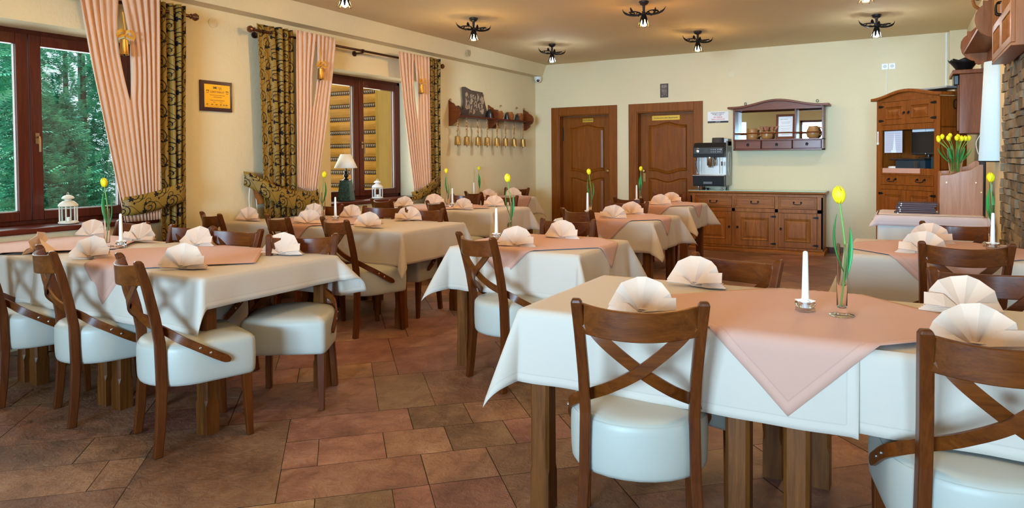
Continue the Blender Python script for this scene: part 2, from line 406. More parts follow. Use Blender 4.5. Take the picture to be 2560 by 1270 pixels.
# stone clad wall at the right: real stones
def stone_wall():
    t = NT('split_stone'); v = t.coord('Object', jitter=False); a = t.n.new('ShaderNodeAttribute'); a.attribute_name = 'tint'
    n1 = t.noise(v, 9, 6, 0.65, 1.0); n2 = t.noise(v, 50, 4)
    c = t.ramp(t.math('MULTIPLY_ADD', a.outputs['Fac'], 0.35, t.math('MULTIPLY', n1, 0.75)), [(0.25, (0.085, 0.058, 0.034)), (0.5, (0.20, 0.145, 0.09)), (0.8, (0.36, 0.28, 0.18))])
    t.base(c); t.set(Roughness=0.9); t.bump(t.math('ADD', n1, t.math('MULTIPLY', n2, .3)), 0.9, 0.02)
    r = random.Random(5); mb = MB(); cols = []
    mb.box(0.70, 4.5, 0, 0.95, 6.42, ZC); cols += [0.1] * 6
    z = 0.0
    while z < ZC:
        h = r.uniform(0.04, 0.075); y = 4.5 - r.uniform(0, 0.1)
        while y < 6.42:
            w = r.uniform(0.07, 0.2); d = r.uniform(0.0, 0.028); y1 = min(y + w, 6.42 + r.uniform(-.02, .012)); z1 = min(z + h, ZC)
            j = lambda s=0.006: r.uniform(-s, s)
            x = 0.672 - d
            vs = [(0.71, y, z), (0.71, y1, z), (0.71, y1, z1), (0.71, y, z1), (x + j(), y + .004, z + .004 + j(.003)), (x + j(), y1 - .004, z + .004 + j(.003)), (x + j(), y1 - .004, z1 - .004 + j(.003)), (x + j(), y + .004, z1 - .004 + j(.003))]
            mb.add(vs, [(4, 5, 6, 7), (0, 1, 5, 4), (1, 2, 6, 5), (2, 3, 7, 6), (3, 0, 4, 7)]); cols += [r.random()] * 5; y = y1 if y1 > y + .03 else 99
        z += h
    o = mb.build('wall_right_stone', t.m, fix=False, bevel=0.005, seg=1); at = o.data.attributes.new('tint', 'FLOAT', 'FACE')
    for i, c in enumerate(cols[:len(o.data.polygons)]): at.data[i].value = c
    bm = bmesh.new(); bm.from_mesh(o.data); bmesh.ops.recalc_face_normals(bm, faces=bm.faces); bm.to_mesh(o.data); bm.free()
    struct(o, 'rough split stone cladding at the right')
stone_wall()

# ------------------------------------------------------------------ windows of the left wall
def left_window(name, y0, y1, label, handle_side):
    z0, z1 = 0.84, ZW1; xf = XG; m = (y0 + y1) / 2 if name == 'window_2' else 2.71
    b = MB(); fw = 0.05
    for a0, a1 in ((y0, y0 + fw), (y1 - fw, y1)): b.box(xf - .07, a0, z0, xf, a1, z1)
    b.box(xf - .07, y0, z0, xf, y1, z0 + .04); b.box(xf - .07, y0, z1 - fw, xf, y1, z1)
    root = struct(b.build(name, wood_dark, bevel=0.004), label)
    for a0, a1, s in ((y0 + fw - .005, m - .003, 0), (m + .003, y1 - fw + .005, 1)):
        s_ = MB(); w = 0.082; zz0, zz1 = z0 + .03, z1 - .035; xs = xf - .045; xe = xf + .022
        s_.box(xs, a0, zz0, xe, a0 + w, zz1); s_.box(xs, a1 - w, zz0, xe, a1, zz1); s_.box(xs, a0 + w, zz0, xe, a1 - w, zz0 + .07); s_.box(xs, a0 + w, zz1 - w, xe, a1 - w, zz1)
        # glazing bead
        sh = s_.build('sash', wood_dark, root, bevel=0.006)
        MB().box(xf - .018, a0 + w - .004, zz0 + .066, xf - .012, a1 - w + .004, zz1 - w + .004).build('window_pane', pane_m, sh)
        g = MB(); t_ = .006
        for q in (a0 + w, a1 - w - t_): g.box(xf - .012, q, zz0 + .07, xf - .002, q + t_, zz1 - w)
        g.box(xf - .012, a0 + w, zz0 + .07, xf - .002, a1 - w, zz0 + .07 + t_)
        g.build('seal', M_plain('seal', (0.5, 0.5, 0.47), 0.4), sh)
        if s == handle_side:
            hy = a0 + .04 if s else a1 - .04
            h = MB(); h.box(xe, hy - .014, 1.44, xe + .010, hy + .014, 1.52)
            h.tube([(xe + .01, hy, 1.49), (xe + .04, hy, 1.49), (xe + .045, hy, 1.47), (xe + .045, hy, 1.38)], .008, 8)
            h.build('window_handle', M_plain('bronze_handle', (0.35, 0.24, 0.14), 0.3, 1.0), sh, smooth=True)
    return root
left_window('window_1', W1[0], W1[1], 'dark mahogany framed window looking onto green conifers', 1)
left_window('window_2', W2[0], W2[1], 'dark mahogany framed window looking onto a log wall', 1)
# sills
for i, (y0, y1) in enumerate((W1, W2)):
    struct(MB().box(XG - .02, y0 - .0, .80, XL + .03, y1, .84).build('trim_%d' % (3 + i), wood_dark_y, bevel=0.008), 'mahogany window sill board')

# ------------------------------------------------------------------ doors of the back wall
def wavy(x0, x1, zb, zt, bow_b, bow_t, n=28):
    # closed outline of a panel whose top and bottom edges swing up / down in the middle
    f = lambda t: 0.5 - 0.5 * cos(2 * pi * min(max((t - .12) / .76, 0), 1))
    top = [(lerp(x0, x1, i / n), zt + bow_t * f(i / n)) for i in range(n + 1)]
    bot = [(lerp(x0, x1, i / n), zb + bow_b * f(i / n)) for i in range(n + 1)]
    return bot + top[::-1]
def inset(poly, d):
    n = len(poly); out = []
    ar = sum(poly[i][0] * poly[(i + 1) % n][1] - poly[(i + 1) % n][0] * poly[i][1] for i in range(n)); sg = 1 if ar > 0 else -1
    for i in range(n):
        a, b, c = poly[i - 1], poly[i], poly[(i + 1) % n]
        def nr(p, q):
            dx, dy = q[0] - p[0], q[1] - p[1]; L = sqrt(dx * dx + dy * dy) or 1; return (-dy / L * sg, dx / L * sg)
        n1, n2 = nr(a, b), nr(b, c); mx, my = n1[0] + n2[0], n1[1] + n2[1]; L = mx * mx + my * my
        k = 2 * d / L if L > 1e-6 else 0; out.append((b[0] + mx * k, b[1] + my * k))
    return out
def raised(mb, poly, y, out=0.012, rim=0.02, mi=0, sgn=-1):
    # moulded raised panel facing -y on plane y
    rings = [(poly, 0), (inset(poly, .006), out * 1.2), (inset(poly, rim), out * 0.2), (inset(poly, rim + .03), out)]
    n = len(poly); vs = []
    for p, h in rings: vs += [(a, y + sgn * h, c) for a, c in p]
    fs = []
    for k in range(len(rings) - 1):
        for i in range(n): j = (i + 1) % n; fs.append((k * n + i, k * n + j, (k + 1) * n + j, (k + 1) * n + i))
    fs.append(tuple((len(rings) - 1) * n + i for i in range(n))); mb.add(vs, fs, mi)
def door(idx, d, label, plate, knob_right, leaf_gap=0.0):
    x0, x1 = d; yl = YB + 0.13
    b = MB(); cw = 0.12
    b.box(x0 - cw, YB - .022, 0, x0 + .01, YB + .0, ZD + cw); b.box(x1 - .01, YB - .022, 0, x1 + cw, YB, ZD + cw); b.box(x0 + .01, YB - .022, ZD - .01, x1 - .01, YB, ZD + cw)
    b.box(x0, YB - .005, 0, x0 + .025, YB + .28, ZD); b.box(x1 - .025, YB - .005, 0, x1, YB + .28, ZD); b.box(x0, YB - .005, ZD - .025, x1, YB + .28, ZD)
    b.box(x0 + .02, yl + .03, 0, x0 + .04, yl + .06, ZD); b.box(x1 - .04, yl + .03, 0, x1 - .02, yl + .06, ZD)
    root = struct(b.build('door_%d' % idx, wood_door, bevel=0.006), label)
    L = MB(); l0, l1 = x0 + .027, x1 - .027
    L.box(l0, yl, .005, l1, yl + .04, ZD - .028)
    leaf = L.build('door_leaf', wood_door, root)
    p = MB(); a0, a1 = l0 + .125, l1 - .125
    raised(p, wavy(a0, a1, 1.10, 1.80, -.05, .045), yl - .0005)
    raised(p, wavy(a0, a1, .18, .99, 0, -.05), yl - .0005)
    p.build('door_panel', wood_door, leaf)
    kx = l1 - .05 if knob_right else l0 + .055
    k = MB(); k.lathe([(.012, 0), (.012, -.02), (.026, -.03), (.030, -.045), (.022, -.058), (0, -.06)], (kx, yl, 1.10), 16, axis='y')
    k.build('door_handle', brass, leaf, smooth=True)
    if not knob_right:
        MB().box(kx - .02, yl - .008, .93, kx + .02, yl, 1.07).build('lock_plate', brass, leaf, bevel=.003)
    h = MB()
    for z in ((1.70,) if knob_right else (1.7,)): h.lathe([(.011, -.11), (.011, .11)], ((l0 if knob_right else l1) + 0.0, yl - .012, z), 10)
    h.build('door_hinge', iron, leaf, smooth=True)
    (px0, px1, pz0, pz1) = plate
    s = MB().box(px0, yl - .006, pz0, px1, yl, pz1).build('name_plate', M_plain('gold_plate', (0.62, 0.38, 0.03), 0.4, 0.3), leaf)
    return leaf, yl
def text(s, size, mat, loc, rot, parent=None, name='lettering', ext=0.0004, align='CENTER', bold=0.0):
    c = bpy.data.curves.new(name, 'FONT'); c.body = s; c.size = size; c.align_x = align; c.align_y = 'CENTER'; c.extrude = ext; c.offset = bold
    c.materials.append(mat); o = bpy.data.objects.new(name, c); C.objects.link(o); o.location = loc; o.rotation_euler = rot
    me = bpy.data.meshes.new_from_object(o); bpy.data.objects.remove(o); me.name = name
    o = bpy.data.objects.new(name, me); C.objects.link(o); o.location = loc; o.rotation_euler = rot
    if parent: o.parent = parent
    return o
lf, yl = door(1, D1, 'left of two brown panelled doors in the end wall, small gold plate', (-4.53, -4.35, 1.885, 1.945), True)
text('KUCHNIA', .036, ink_m, (-4.44, yl - .0075, 1.915), (radians(90), 0, 0), lf, bold=.0006)
lf, yl = door(2, D2, 'right of two brown panelled doors in the end wall, long gold plate', (-3.37, -2.94, 1.875, 1.945), False)
text('Pomieszczenie tylko dla personelu', .027, ink_m, (-3.155, yl - .0075, 1.91), (radians(90), 0, 0), lf, bold=.0003)

# ================================================================== CHAIRS
def make_chair(label):
    root = thing('dining_chair', label, 'chair', group='dark wooden cross-back dining chairs')
    # seat: flat front, round back, domed leatherette top
    prof = []
    n = 14
    for i in range(n + 1):
        a = pi * i / n; prof.append((.226 * cos(a), .17 - .205 * sin(a)))          # right -> back -> left
    prof += [(-.224, .24), (-.220, .36)]
    for i in range(5):
        a = pi - pi / 2 * i / 4; prof.append((-.190 + .028 * cos(a), .400 + .028 * sin(a)))
    for i in range(5):
        a = pi / 2 - pi / 2 * i / 4; prof.append((.190 + .028 * cos(a), .400 + .028 * sin(a)))
    prof += [(.220, .36), (.224, .24)]
    N = len(prof); cx, cy = 0, .19; vs = []
    lay = [(.90, .298), (.965, .300), (.99, .312), (1.0, .335), (1.006, .39), (1.0, .450), (.99, .466), (.978, .470), (.972, .4695), (.962, .474), (.93, .482), (.80, .491), (.55, .497), (.25, .499)]
    for s, z in lay: vs += [(cx + (x - cx) * s, cy + (y - cy) * s, z) for x, y in prof]
    fs = []
    for k in range(len(lay) - 1):
        for i in range(N): j = (i + 1) % N; fs.append((k * N + i, k * N + j, (k + 1) * N + j, (k + 1) * N + i))
    fs += [tuple(reversed(range(N))), tuple((len(lay) - 1) * N + i for i in range(N))]
    MB().add(vs, fs).build('seat', leather, root, smooth=True, angle=60)
    for s in (-1, 1):
        b = MB(); pr = [(0, -.004, .186, .017, .019), (.12, .010, .182, .017, .020), (.30, .022, .172, .017, .022), (.50, .018, .168, .017, .022), (.62, -.002, .172, .017, .021), (.76, -.034, .181, .017, .020), (.862, -.064, .189, .017, .018), (.874, -.068, .190, .012, .012)]
        vs = []; m = len(pr)
        for z, y, x, hx, hy in pr: vs += [(s * x - hx, y - hy, z), (s * x + hx, y - hy, z), (s * x + hx, y + hy, z), (s * x - hx, y + hy, z)]
        fs = [(3, 2, 1, 0), tuple((m - 1) * 4 + k for k in range(4))]
        for k in range(m - 1):
            for i in range(4): j = (i + 1) % 4; fs.append((k * 4 + i, k * 4 + j, k * 4 + 4 + j, k * 4 + 4 + i))
        b.add(vs, fs).build('back_post', wood_chair, root, bevel=.005)
        b = MB(); vs = []
        for z, q, y in ((0, .014, .398), (.30, .021, .385)): vs += [(s * .188 - q, y - q, z), (s * .188 + q, y - q, z), (s * .188 + q, y + q, z), (s * .188 - q, y + q, z)]
        b.add(vs, [(3, 2, 1, 0), (4, 5, 6, 7)] + [(i, (i + 1) % 4, (i + 1) % 4 + 4, i + 4) for i in range(4)]).build('front_leg', wood_chair, root, bevel=.004)
        # bent strap: from under the rail, across the back, round the post and down the side of the seat
        P = catmull([(s * .158, -.058, .800), (s * .100, -.068, .738), (0, -.064 - s * .007, .655), (-s * .090, -.020, .590), (-s * .160, .052, .540), (-s * .205, .095, .508), (-s * .2295, .160, .468), (-s * .2335, .230, .424), (-s * .2325, .300, .384)], 8)
        m = len(P); nr = []
        for i, p in enumerate(P):
            u = i / (m - 1); a = min(max((u - .35) / .35, 0), 1); nr.append((-s * sin(a * pi / 2), -cos(a * pi / 2), 0))
        ww = [.036] * m; ww[-1] = .014; ww[-2] = .026; ww[-3] = .033
        st = MB().band(P, nr, ww, .010).build('back_strap', wood_chair_x, root, smooth=True, angle=45)
        for q in (.78, .85):
            p = P[int(q * (m - 1))]
            MB().lathe([(.0065, 0), (.0065, -s * .007), (.003, -s * .009), (0, -s * .009)], (p.x, p.y, p.z), 10, axis='x').build('screw', steel, st, smooth=True)
    # curved top rail
    k = 18; vs = []
    for i in range(k + 1):
        t = i / k * 2 - 1; x = t * .176; y = -.044 - .062 * (1 - t * t); zt = .856 - .013 * (1 - t * t); zb = .764 - .010 * (1 - t * t)
        dx, dy = -2 * t * .062 / .176 * -1, 1  # normal in plan
        L = sqrt(dx * dx + 1); nx, ny = -dx / L * .009, 1 / L * .009
        vs += [(x - nx, y - ny, zb), (x + nx, y + ny, zb), (x + nx, y + ny - .004, zt), (x - nx, y - ny - .004, zt)]
    fs = [(0, 1, 2, 3), (k * 4 + 3, k * 4 + 2, k * 4 + 1, k * 4)]
    for q in range(k):
        for i in range(4): j = (i + 1) % 4; fs.append((q * 4 + i, q * 4 + 4 + i, q * 4 + 4 + j, q * 4 + j))
    MB().add(vs, fs).build('top_rail', wood_chair_x, root, smooth=True, angle=30, bevel=.003)
    return root
# (x, y of the middle of the post tops, turn in degrees, label); a chair whose back is towards the camera faces +y
CHAIRS = [
 (-0.688, 1.987, 20, 'cross-back chair with its back to the viewer at the front right table'),
 (0.235, 2.02, 14, 'cross-back chair cropped by the right edge, nearest of all chairs'),
 (-0.630, 3.075, 167, 'chair on the far side of the front right table, left of the tulip vase'),
 (0.285, 3.14, 190, 'chair behind the front right table, cropped by the right edge'),
 (-3.036, 1.846, -20, 'rightmost chair with its back turned at the long left table, seat fully seen'),
 (-3.735, 1.850, -18, 'middle one of the three chairs on the near side of the long left table'),
 (-4.355, 1.82, -18, 'near side chair at the long left table cut by the left edge'),
 (-3.041, 2.890, 214, 'turned-out chair at the far right corner of the long left table, front of seat seen'),
 (-3.690, 2.96, 188, 'far side chair at the long left table between two napkins, right of the curtain'),
 (-4.150, 2.97, 184, 'far side chair at the long left table below the patterned curtain'),
 (-4.860, 3.00, 176, 'far side chair at the long left table beside the vase, under the window'),
 (-5.022, 3.764, -16, 'leftmost near side chair of the second left table, under the gold plaque'),
 (-4.254, 3.779, -18, 'middle near side chair of the second left table'),
 (-3.660, 3.788, -19, 'rightmost near side chair of the second left table, legs seen'),
 (-4.93, 5.00, 186, 'far side chair of the second left table, left of the candle'),
 (-4.245, 5.03, 190, 'far side chair of the second left table in front of the white lantern'),
 (-3.703, 4.95, 188, 'far side chair of the second left table at its right end'),
 (-4.965, 5.861, -18, 'near side chair of the third left table directly below the lantern'),
 (-4.196, 5.786, -30, 'near side chair of the third left table at its right half'),
 (-4.70, 7.15, 186, 'far side chair of the third left table behind the tulip vase'),
 (-4.107, 7.02, 186, 'far side chair of the third left table, right of the tulip'),
 (-4.95, 7.70, -24, 'near side chair of the small table in the far left corner'),
 (-5.02, 9.02, 182, 'chair against the wall in the far left corner, below the bells'),
 (-2.118, 3.307, -27, 'cross-back chair with rear legs on the open floor at the middle table'),
 (-2.076, 4.47, 188, 'far side chair at the middle table in the centre of the room'),
 (-2.423, 5.392, -26, 'near side chair at the table before the left door'),
 (-2.373, 6.53, 188, 'far side chair at the table before the left door'),
 (-2.62, 7.20, -20, 'near side chair at the far table by the sideboard'),
 (-2.53, 8.42, 184, 'far side chair behind the napkins at the table by the sideboard'),
 (0.272, 4.046, 8, 'chair with its back to the viewer at the right wall table'),
 (0.300, 5.24, 172, 'far side chair at the right wall table, beside the stone wall'),
]
first = None
for x, y, a, lab in CHAIRS:
    r = radians(a); fx, fy = -sin(r), cos(r); loc = (x + .066 * fx, y + .066 * fy, 0)
    if first is None: first = make_chair(lab); first.location = loc; first.rotation_euler = (0, 0, r)
    else: dup(first, loc, r, lab)

# ================================================================== TABLES, CLOTHS
TZ = 0.76
def make_table(x0, x1, y0, y1, label):
    t = thing('dining_table', label, 'table', ((x0 + x1) / 2, (y0 + y1) / 2, 0), group='wooden dining tables with chamfered legs')
    hx, hy = (x1 - x0) / 2, (y1 - y0) / 2
    MB().box(-hx, -hy, .722, hx, hy, TZ - .0145).build('tabletop', wood_leg, t, bevel=.004)
    b = MB(); i = .06
    b.box(-hx + i, -hy + i, .64, hx - i, -hy + i + .022, .725); b.box(-hx + i, hy - i - .022, .64, hx - i, hy - i, .725)
    b.box(-hx + i, -hy + i, .64, -hx + i + .022, hy - i, .725); b.box(hx - i - .022, -hy + i, .64, hx - i, hy - i, .725)
    b.build('apron', wood_leg, t)
    for sx in (-1, 1):
        for sy in (-1, 1):
            q = .0375; cx, cy = sx * (hx - .02 - q), sy * (hy - .02 - q); vs = []; fs = []
            lay = [(0, 0.002), (.14, .002), (.165, .011), (.62, .011), (.64, .002), (.725, .002)]
            for z, c in lay:
                vs += [(cx + a, cy + d, z) for a, d in ((-q + c, -q), (q - c, -q), (q, -q + c), (q, q - c), (q - c, q), (-q + c, q), (-q, q - c), (-q, -q + c))]
            for k in range(len(lay) - 1):
                for m in range(8): n = (m + 1) % 8; fs.append((k * 8 + m, k * 8 + n, k * 8 + 8 + n, k * 8 + 8 + m))
            fs += [tuple(reversed(range(8))), tuple(40 + m for m in range(8))]
            MB().add(vs, fs).build('leg', wood_leg, t)
    return t
def drape_fn(rect, z, off=0.0, phi0=0.04, phim=0.5, amp=0.010, kk=22.0, ph=0.0, corner=None):
    x0, x1, y0, y1 = rect
    def fn(u, v):
        dx = (u - x1) if u > x1 else (u - x0 if u < x0 else 0); dy = (v - y1) if v > y1 else (v - y0 if v < y0 else 0)
        cu, cv = min(max(u, x0), x1), min(max(v, y0), y1); rho = sqrt(dx * dx + dy * dy)
        if rho < 1e-6: return (u, v, z + off)
        r = 0.014; th = atan2(abs(dy), abs(dx)); pm = phim
        if corner: pm = corner.get((1 if dx > 0 else -1, 1 if dy > 0 else -1), phim) if (dx and dy) else phim
        phi = phi0 + (pm - phi0) * (sin(2 * th) ** 1.3 if (dx and dy) else 0)
        if rho < r * 1.5: a = rho / r; out = r * sin(a); dz = r * (1 - cos(a))
        else: q = rho - r * 1.5; out = r + q * sin(phi); dz = r * 0.93 + q * cos(phi)
        t = min(1, max(0, rho - .03) / .24); s = (cv if dx else cu) * kk + ph + (3 if dy > 0 else 0)
        rip = amp * t * (0.6 * sin(s) + 0.4 * sin(s * 1.83 + 1.3)) * (1 - (sin(2 * th) if (dx and dy) else 0))
        out += off + rip + amp * 0.6 * t
        nx, ny = dx / rho, dy / rho
        if dx and dy:   # swing the falling corner a little sideways so that it hangs as a folded point
            sw = 0.10 * sin(2 * th) * t * (1 if (dx > 0) == (dy > 0) else -1); nx, ny = nx * cos(sw) - ny * sin(sw), nx * sin(sw) + ny * cos(sw)
        return (cu + nx * out, cv + ny * out, z - dz + off * 0.3)
    return fn
def cloth(name, poly_rect, fn, mat, label, cat, group, rot=0.0, res=0.022, thick=0.0018, edge_round=0.0):
    # rectangular cloth (cx, cy, w, h) turned by rot; edges kept, mapped through the drape
    cx, cy, w, h = poly_rect; nx, ny = max(8, int(w / res)), max(8, int(h / res)); c, s = cos(rot), sin(rot)
    vs = []; ed = []
    for j in range(ny + 1):
        for i in range(nx + 1):
            a, b = (i / nx - .5) * w, (j / ny - .5) * h
            vs.append(fn(cx + a * c - b * s, cy + a * s + b * c)); ed.append(min(w / 2 - abs(a), h / 2 - abs(b)))
    fs = [(j * (nx + 1) + i, j * (nx + 1) + i + 1, (j + 1) * (nx + 1) + i + 1, (j + 1) * (nx + 1) + i) for j in range(ny) for i in range(nx)]
    o = MB().add(vs, fs).build(name, mat, smooth=True, angle=180, fix=False)
    at = o.data.attributes.new('edge', 'FLOAT', 'POINT')
    for i, e in enumerate(ed): at.data[i].value = e
    md = o.modifiers.new('solidify', 'SOLIDIFY'); md.thickness = thick; md.offset = 1
    return tag(o, label, cat, group)
def white_cloth(rect, drops, label, **k):
    # drops: left, right, front, back overhang
    x0, x1, y0, y1 = rect; l, r, f, b = drops; zz = k.pop('z', TZ); res = k.pop('res', .022)
    return cloth('tablecloth', ((x0 - l + x1 + r) / 2, (y0 - f + y1 + b) / 2, x1 + r - x0 + l, y1 + b - y0 + f), drape_fn(rect, zz - .0075, k.pop('off', .0), **k), cloth_cream, label, 'tablecloth', 'cream tablecloths', res=res)
def overlay(cx, cy, side, rect, label, rot=pi / 4, z=TZ, **k):
    return cloth('overlay_cloth', (cx, cy, side, side), drape_fn(rect, z - .0035, .005, amp=.006, ph=k.pop('ph', .5), **k), cloth_pink, label, 'table overlay', 'pink square overlay cloths', rot, .02, .0014)
TABLES = [
 ((-1.215, -.395, 2.21, 3.01), 'front right table, the one whose left legs stand in the open'),
 ((-.335, .50, 2.21, 3.01), 'right half of the front right pair of tables'),
 ((-5.30, -4.49, 2.08, 2.95), 'window end table of the long left row'), ((-4.47, -3.66, 2.08, 2.95), 'middle table of the long left row'), ((-3.65, -2.84, 2.08, 2.95), 'aisle end table of the long left row'),
 ((-5.29, -4.31, 4.14, 4.99), 'wall side table of the second left row'), ((-4.29, -3.31, 4.14, 4.99), 'aisle side table of the second left row'),
 ((-5.29, -4.51, 6.12, 6.93), 'wall side table of the third left row'), ((-4.49, -3.71, 6.12, 6.93), 'aisle side table of the third left row'),
 ((-5.29, -4.66, 8.08, 8.90), 'small table in the far left corner'),
 ((-2.47, -1.60, 3.58, 4.37), 'middle table in the centre of the room'), ((-2.76, -1.85, 5.68, 6.46), 'table before the left door'), ((-2.93, -2.06, 7.56, 8.36), 'far table beside the sideboard'),
 ((-.265, .555, 4.30, 5.13), 'table by the stone wall on the right'),
]
for (x0, x1, y0, y1), lab in TABLES: make_table(x0, x1, y0, y1, lab)
white_cloth((-.325, .50, 2.21, 3.01), (.0, .27, .25, .26), 'cream tablecloth on the right half of the front right tables', ph=1.0, z=TZ - .0025, off=-.006, amp=.004)
white_cloth((-1.215, -.105, 2.21, 3.01), (.27, .0, .268, .26), 'cream tablecloth on the front right table with a pointed falling corner', ph=.4, phim=.38, kk=15, amp=.007, res=.018)
white_cloth((-5.30, -4.20, 2.08, 2.95), (.02, .0, .27, .25), 'cream tablecloth at the window end of the long left table', ph=2, z=TZ - .0025, off=-.006, amp=.004)
white_cloth((-4.28, -2.84, 2.08, 2.95), (.0, .15, .27, .25), 'cream tablecloth at the aisle end of the long left table, lifted corner', ph=.2, kk=13, res=.02, phi0=.08, corner={(1, 1): .75, (1, -1): .16})
white_cloth((-5.29, -3.31, 4.14, 4.99), (.02, .26, .27, .25), 'cream tablecloth on the second left table', ph=2.2, phim=.4, kk=14)
white_cloth((-5.29, -3.71, 6.12, 6.93), (.02, .26, .27, .25), 'cream tablecloth on the third left table', ph=.7, res=.03)
white_cloth((-5.29, -4.66, 8.08, 8.90), (.02, .26, .27, .25), 'cream tablecloth on the small far left corner table', ph=1.7, res=.03)
white_cloth((-2.47, -1.60, 3.58, 4.37), (.27, .27, .27, .25), 'cream tablecloth on the middle table in the centre', ph=.9, phim=.5, kk=24, amp=.014)
white_cloth((-2.76, -1.85, 5.68, 6.46), (.27, .27, .27, .25), 'cream tablecloth on the table before the left door', ph=2.9, phim=.6, res=.028)
white_cloth((-2.93, -2.06, 7.56, 8.36), (.27, .27, .27, .25), 'cream tablecloth on the far table by the sideboard', ph=3.6, phim=.65, res=.028)
white_cloth((-.265, .555, 4.30, 5.13), (.27, .06, .27, .25), 'cream tablecloth on the table by the stone wall', ph=1.2, phim=.5)
overlay(-.294, 2.564, .84, (-1.215, .50, 2.21, 3.01), 'pink overlay hanging as a point over the front right table')
overlay(-3.60, 2.50, .88, (-5.30, -2.84, 2.08, 2.95), 'pink overlay on the long left table nearest the aisle, point hanging down')
overlay(-4.87, 2.52, .88, (-5.30, -2.84, 2.08, 2.95), 'pink overlay on the long left table beside the window', z=TZ + .0005)
overlay(-4.42, 4.56, .82, (-5.29, -3.31, 4.14, 4.99), 'pink overlay on the second left table')
overlay(-4.53, 6.50, .80, (-5.29, -3.71, 6.12, 6.93), 'pink overlay on the third left table')
overlay(-4.95, 8.50, .80, (-5.29, -4.66, 8.08, 8.90), 'pink overlay on the small far left corner table')
overlay(-2.086, 4.03, .90, (-2.47, -1.60, 3.58, 4.37), 'pink overlay on the middle table, tip over its right edge')
overlay(-2.29, 6.03, .85, (-2.76, -1.85, 5.68, 6.46), 'pink overlay on the table before the left door')
overlay(-2.47, 7.94, .85, (-2.93, -2.06, 7.56, 8.36), 'pink overlay on the far table by the sideboard')
overlay(.20, 4.66, .88, (-.265, .62, 4.30, 5.13), 'pink overlay on the table by the stone wall')

# ================================================================== NAPKINS, CANDLES, TULIPS
def napkin_mesh(seed):
    r = random.Random(seed); mb = MB(); R = .126
    # standing pleated fan: straight edged panels between sharp ridges and valleys, from a hub at the front
    angs = [-4, 16, 40, 60, 82, 104, 127, 148, 170, 186]; rays = []
    for i, a in enumerate(angs):
        a = radians(a + r.uniform(-3, 3)); v = i % 2; rays.append((a, R * (.95 if v else 1.0) * r.uniform(.97, 1.02) * (1 - .05 * abs(cos(a))), .030 * r.uniform(.75, 1.1) if v else r.uniform(-.004, .004)))
    vs = [(0, -.006, .005)]; k = 5
    for a, rr, d in rays:
        for j in range(1, k + 1):
            u = j / k; q = rr * u; x = q * cos(a); h = q * sin(a); lean = .16
            vs.append((x, h * sin(lean) + d * u ** .85 - .006 * (1 - u) - .018 * abs(cos(a)) ** 3 * u, max(.002, h * cos(lean) + .005)))
    fs = []
    for i in range(len(rays) - 1):
        o0, o1 = 1 + i * k, 1 + (i + 1) * k; fs.append((0, o0, o1))
        for j in range(k - 1): fs.append((o0 + j, o0 + j + 1, o1 + j + 1, o1 + j))
    mb.add(vs, fs)
    # folded tail that props the fan: stacked triangles at the back and one side
    s = 1 if r.random() < .75 else -1
    for q in range(4):
        z = .003 + q * .0055; e = q * .007
        mb.add([(-s * .01, -.012, z), (s * (.07), -.034 + e * .4, z), (s * (.138 - e), -.022, z + .002), (s * (.130 - e), .022, z + .002), (s * .04, .060 - e, z + .001), (-s * (.06 - e), .045, z)], [(0, 1, 2, 3, 4, 5)])
        mb.add([(s * .04, -.027 + e * .4, z), (s * (.138 - e), -.022, z + .002), (s * (.137 - e), -.020, z + .0068), (s * .04, -.025 + e * .4, z + .004)], [(0, 1, 2, 3)])
    mb.add([(s * .006, -.014, .010), (s * .060, -.036, .022), (s * .122, -.024, .026), (s * .118, -.004, .064), (s * .060, -.006, .060)], [(0, 1, 4), (1, 2, 3, 4)])
    mb.add([(-s * .006, -.012, .006), (-s * .050, -.026, .010), (-s * .118, -.014, .010), (-s * .104, .004, .034), (-s * .05, -.002, .034)], [(0, 1, 4), (1, 2, 3, 4)])
    mb.add([(0, .02, .085), (-.06, .085, .003), (.06, .085, .003)], [(0, 1, 2)])
    return mb
NAP = []
for i in range(4):
    o = napkin_mesh(i + 3).build('napkin', napkin_m, fix=False, solid=.0022); NAP.append(o)
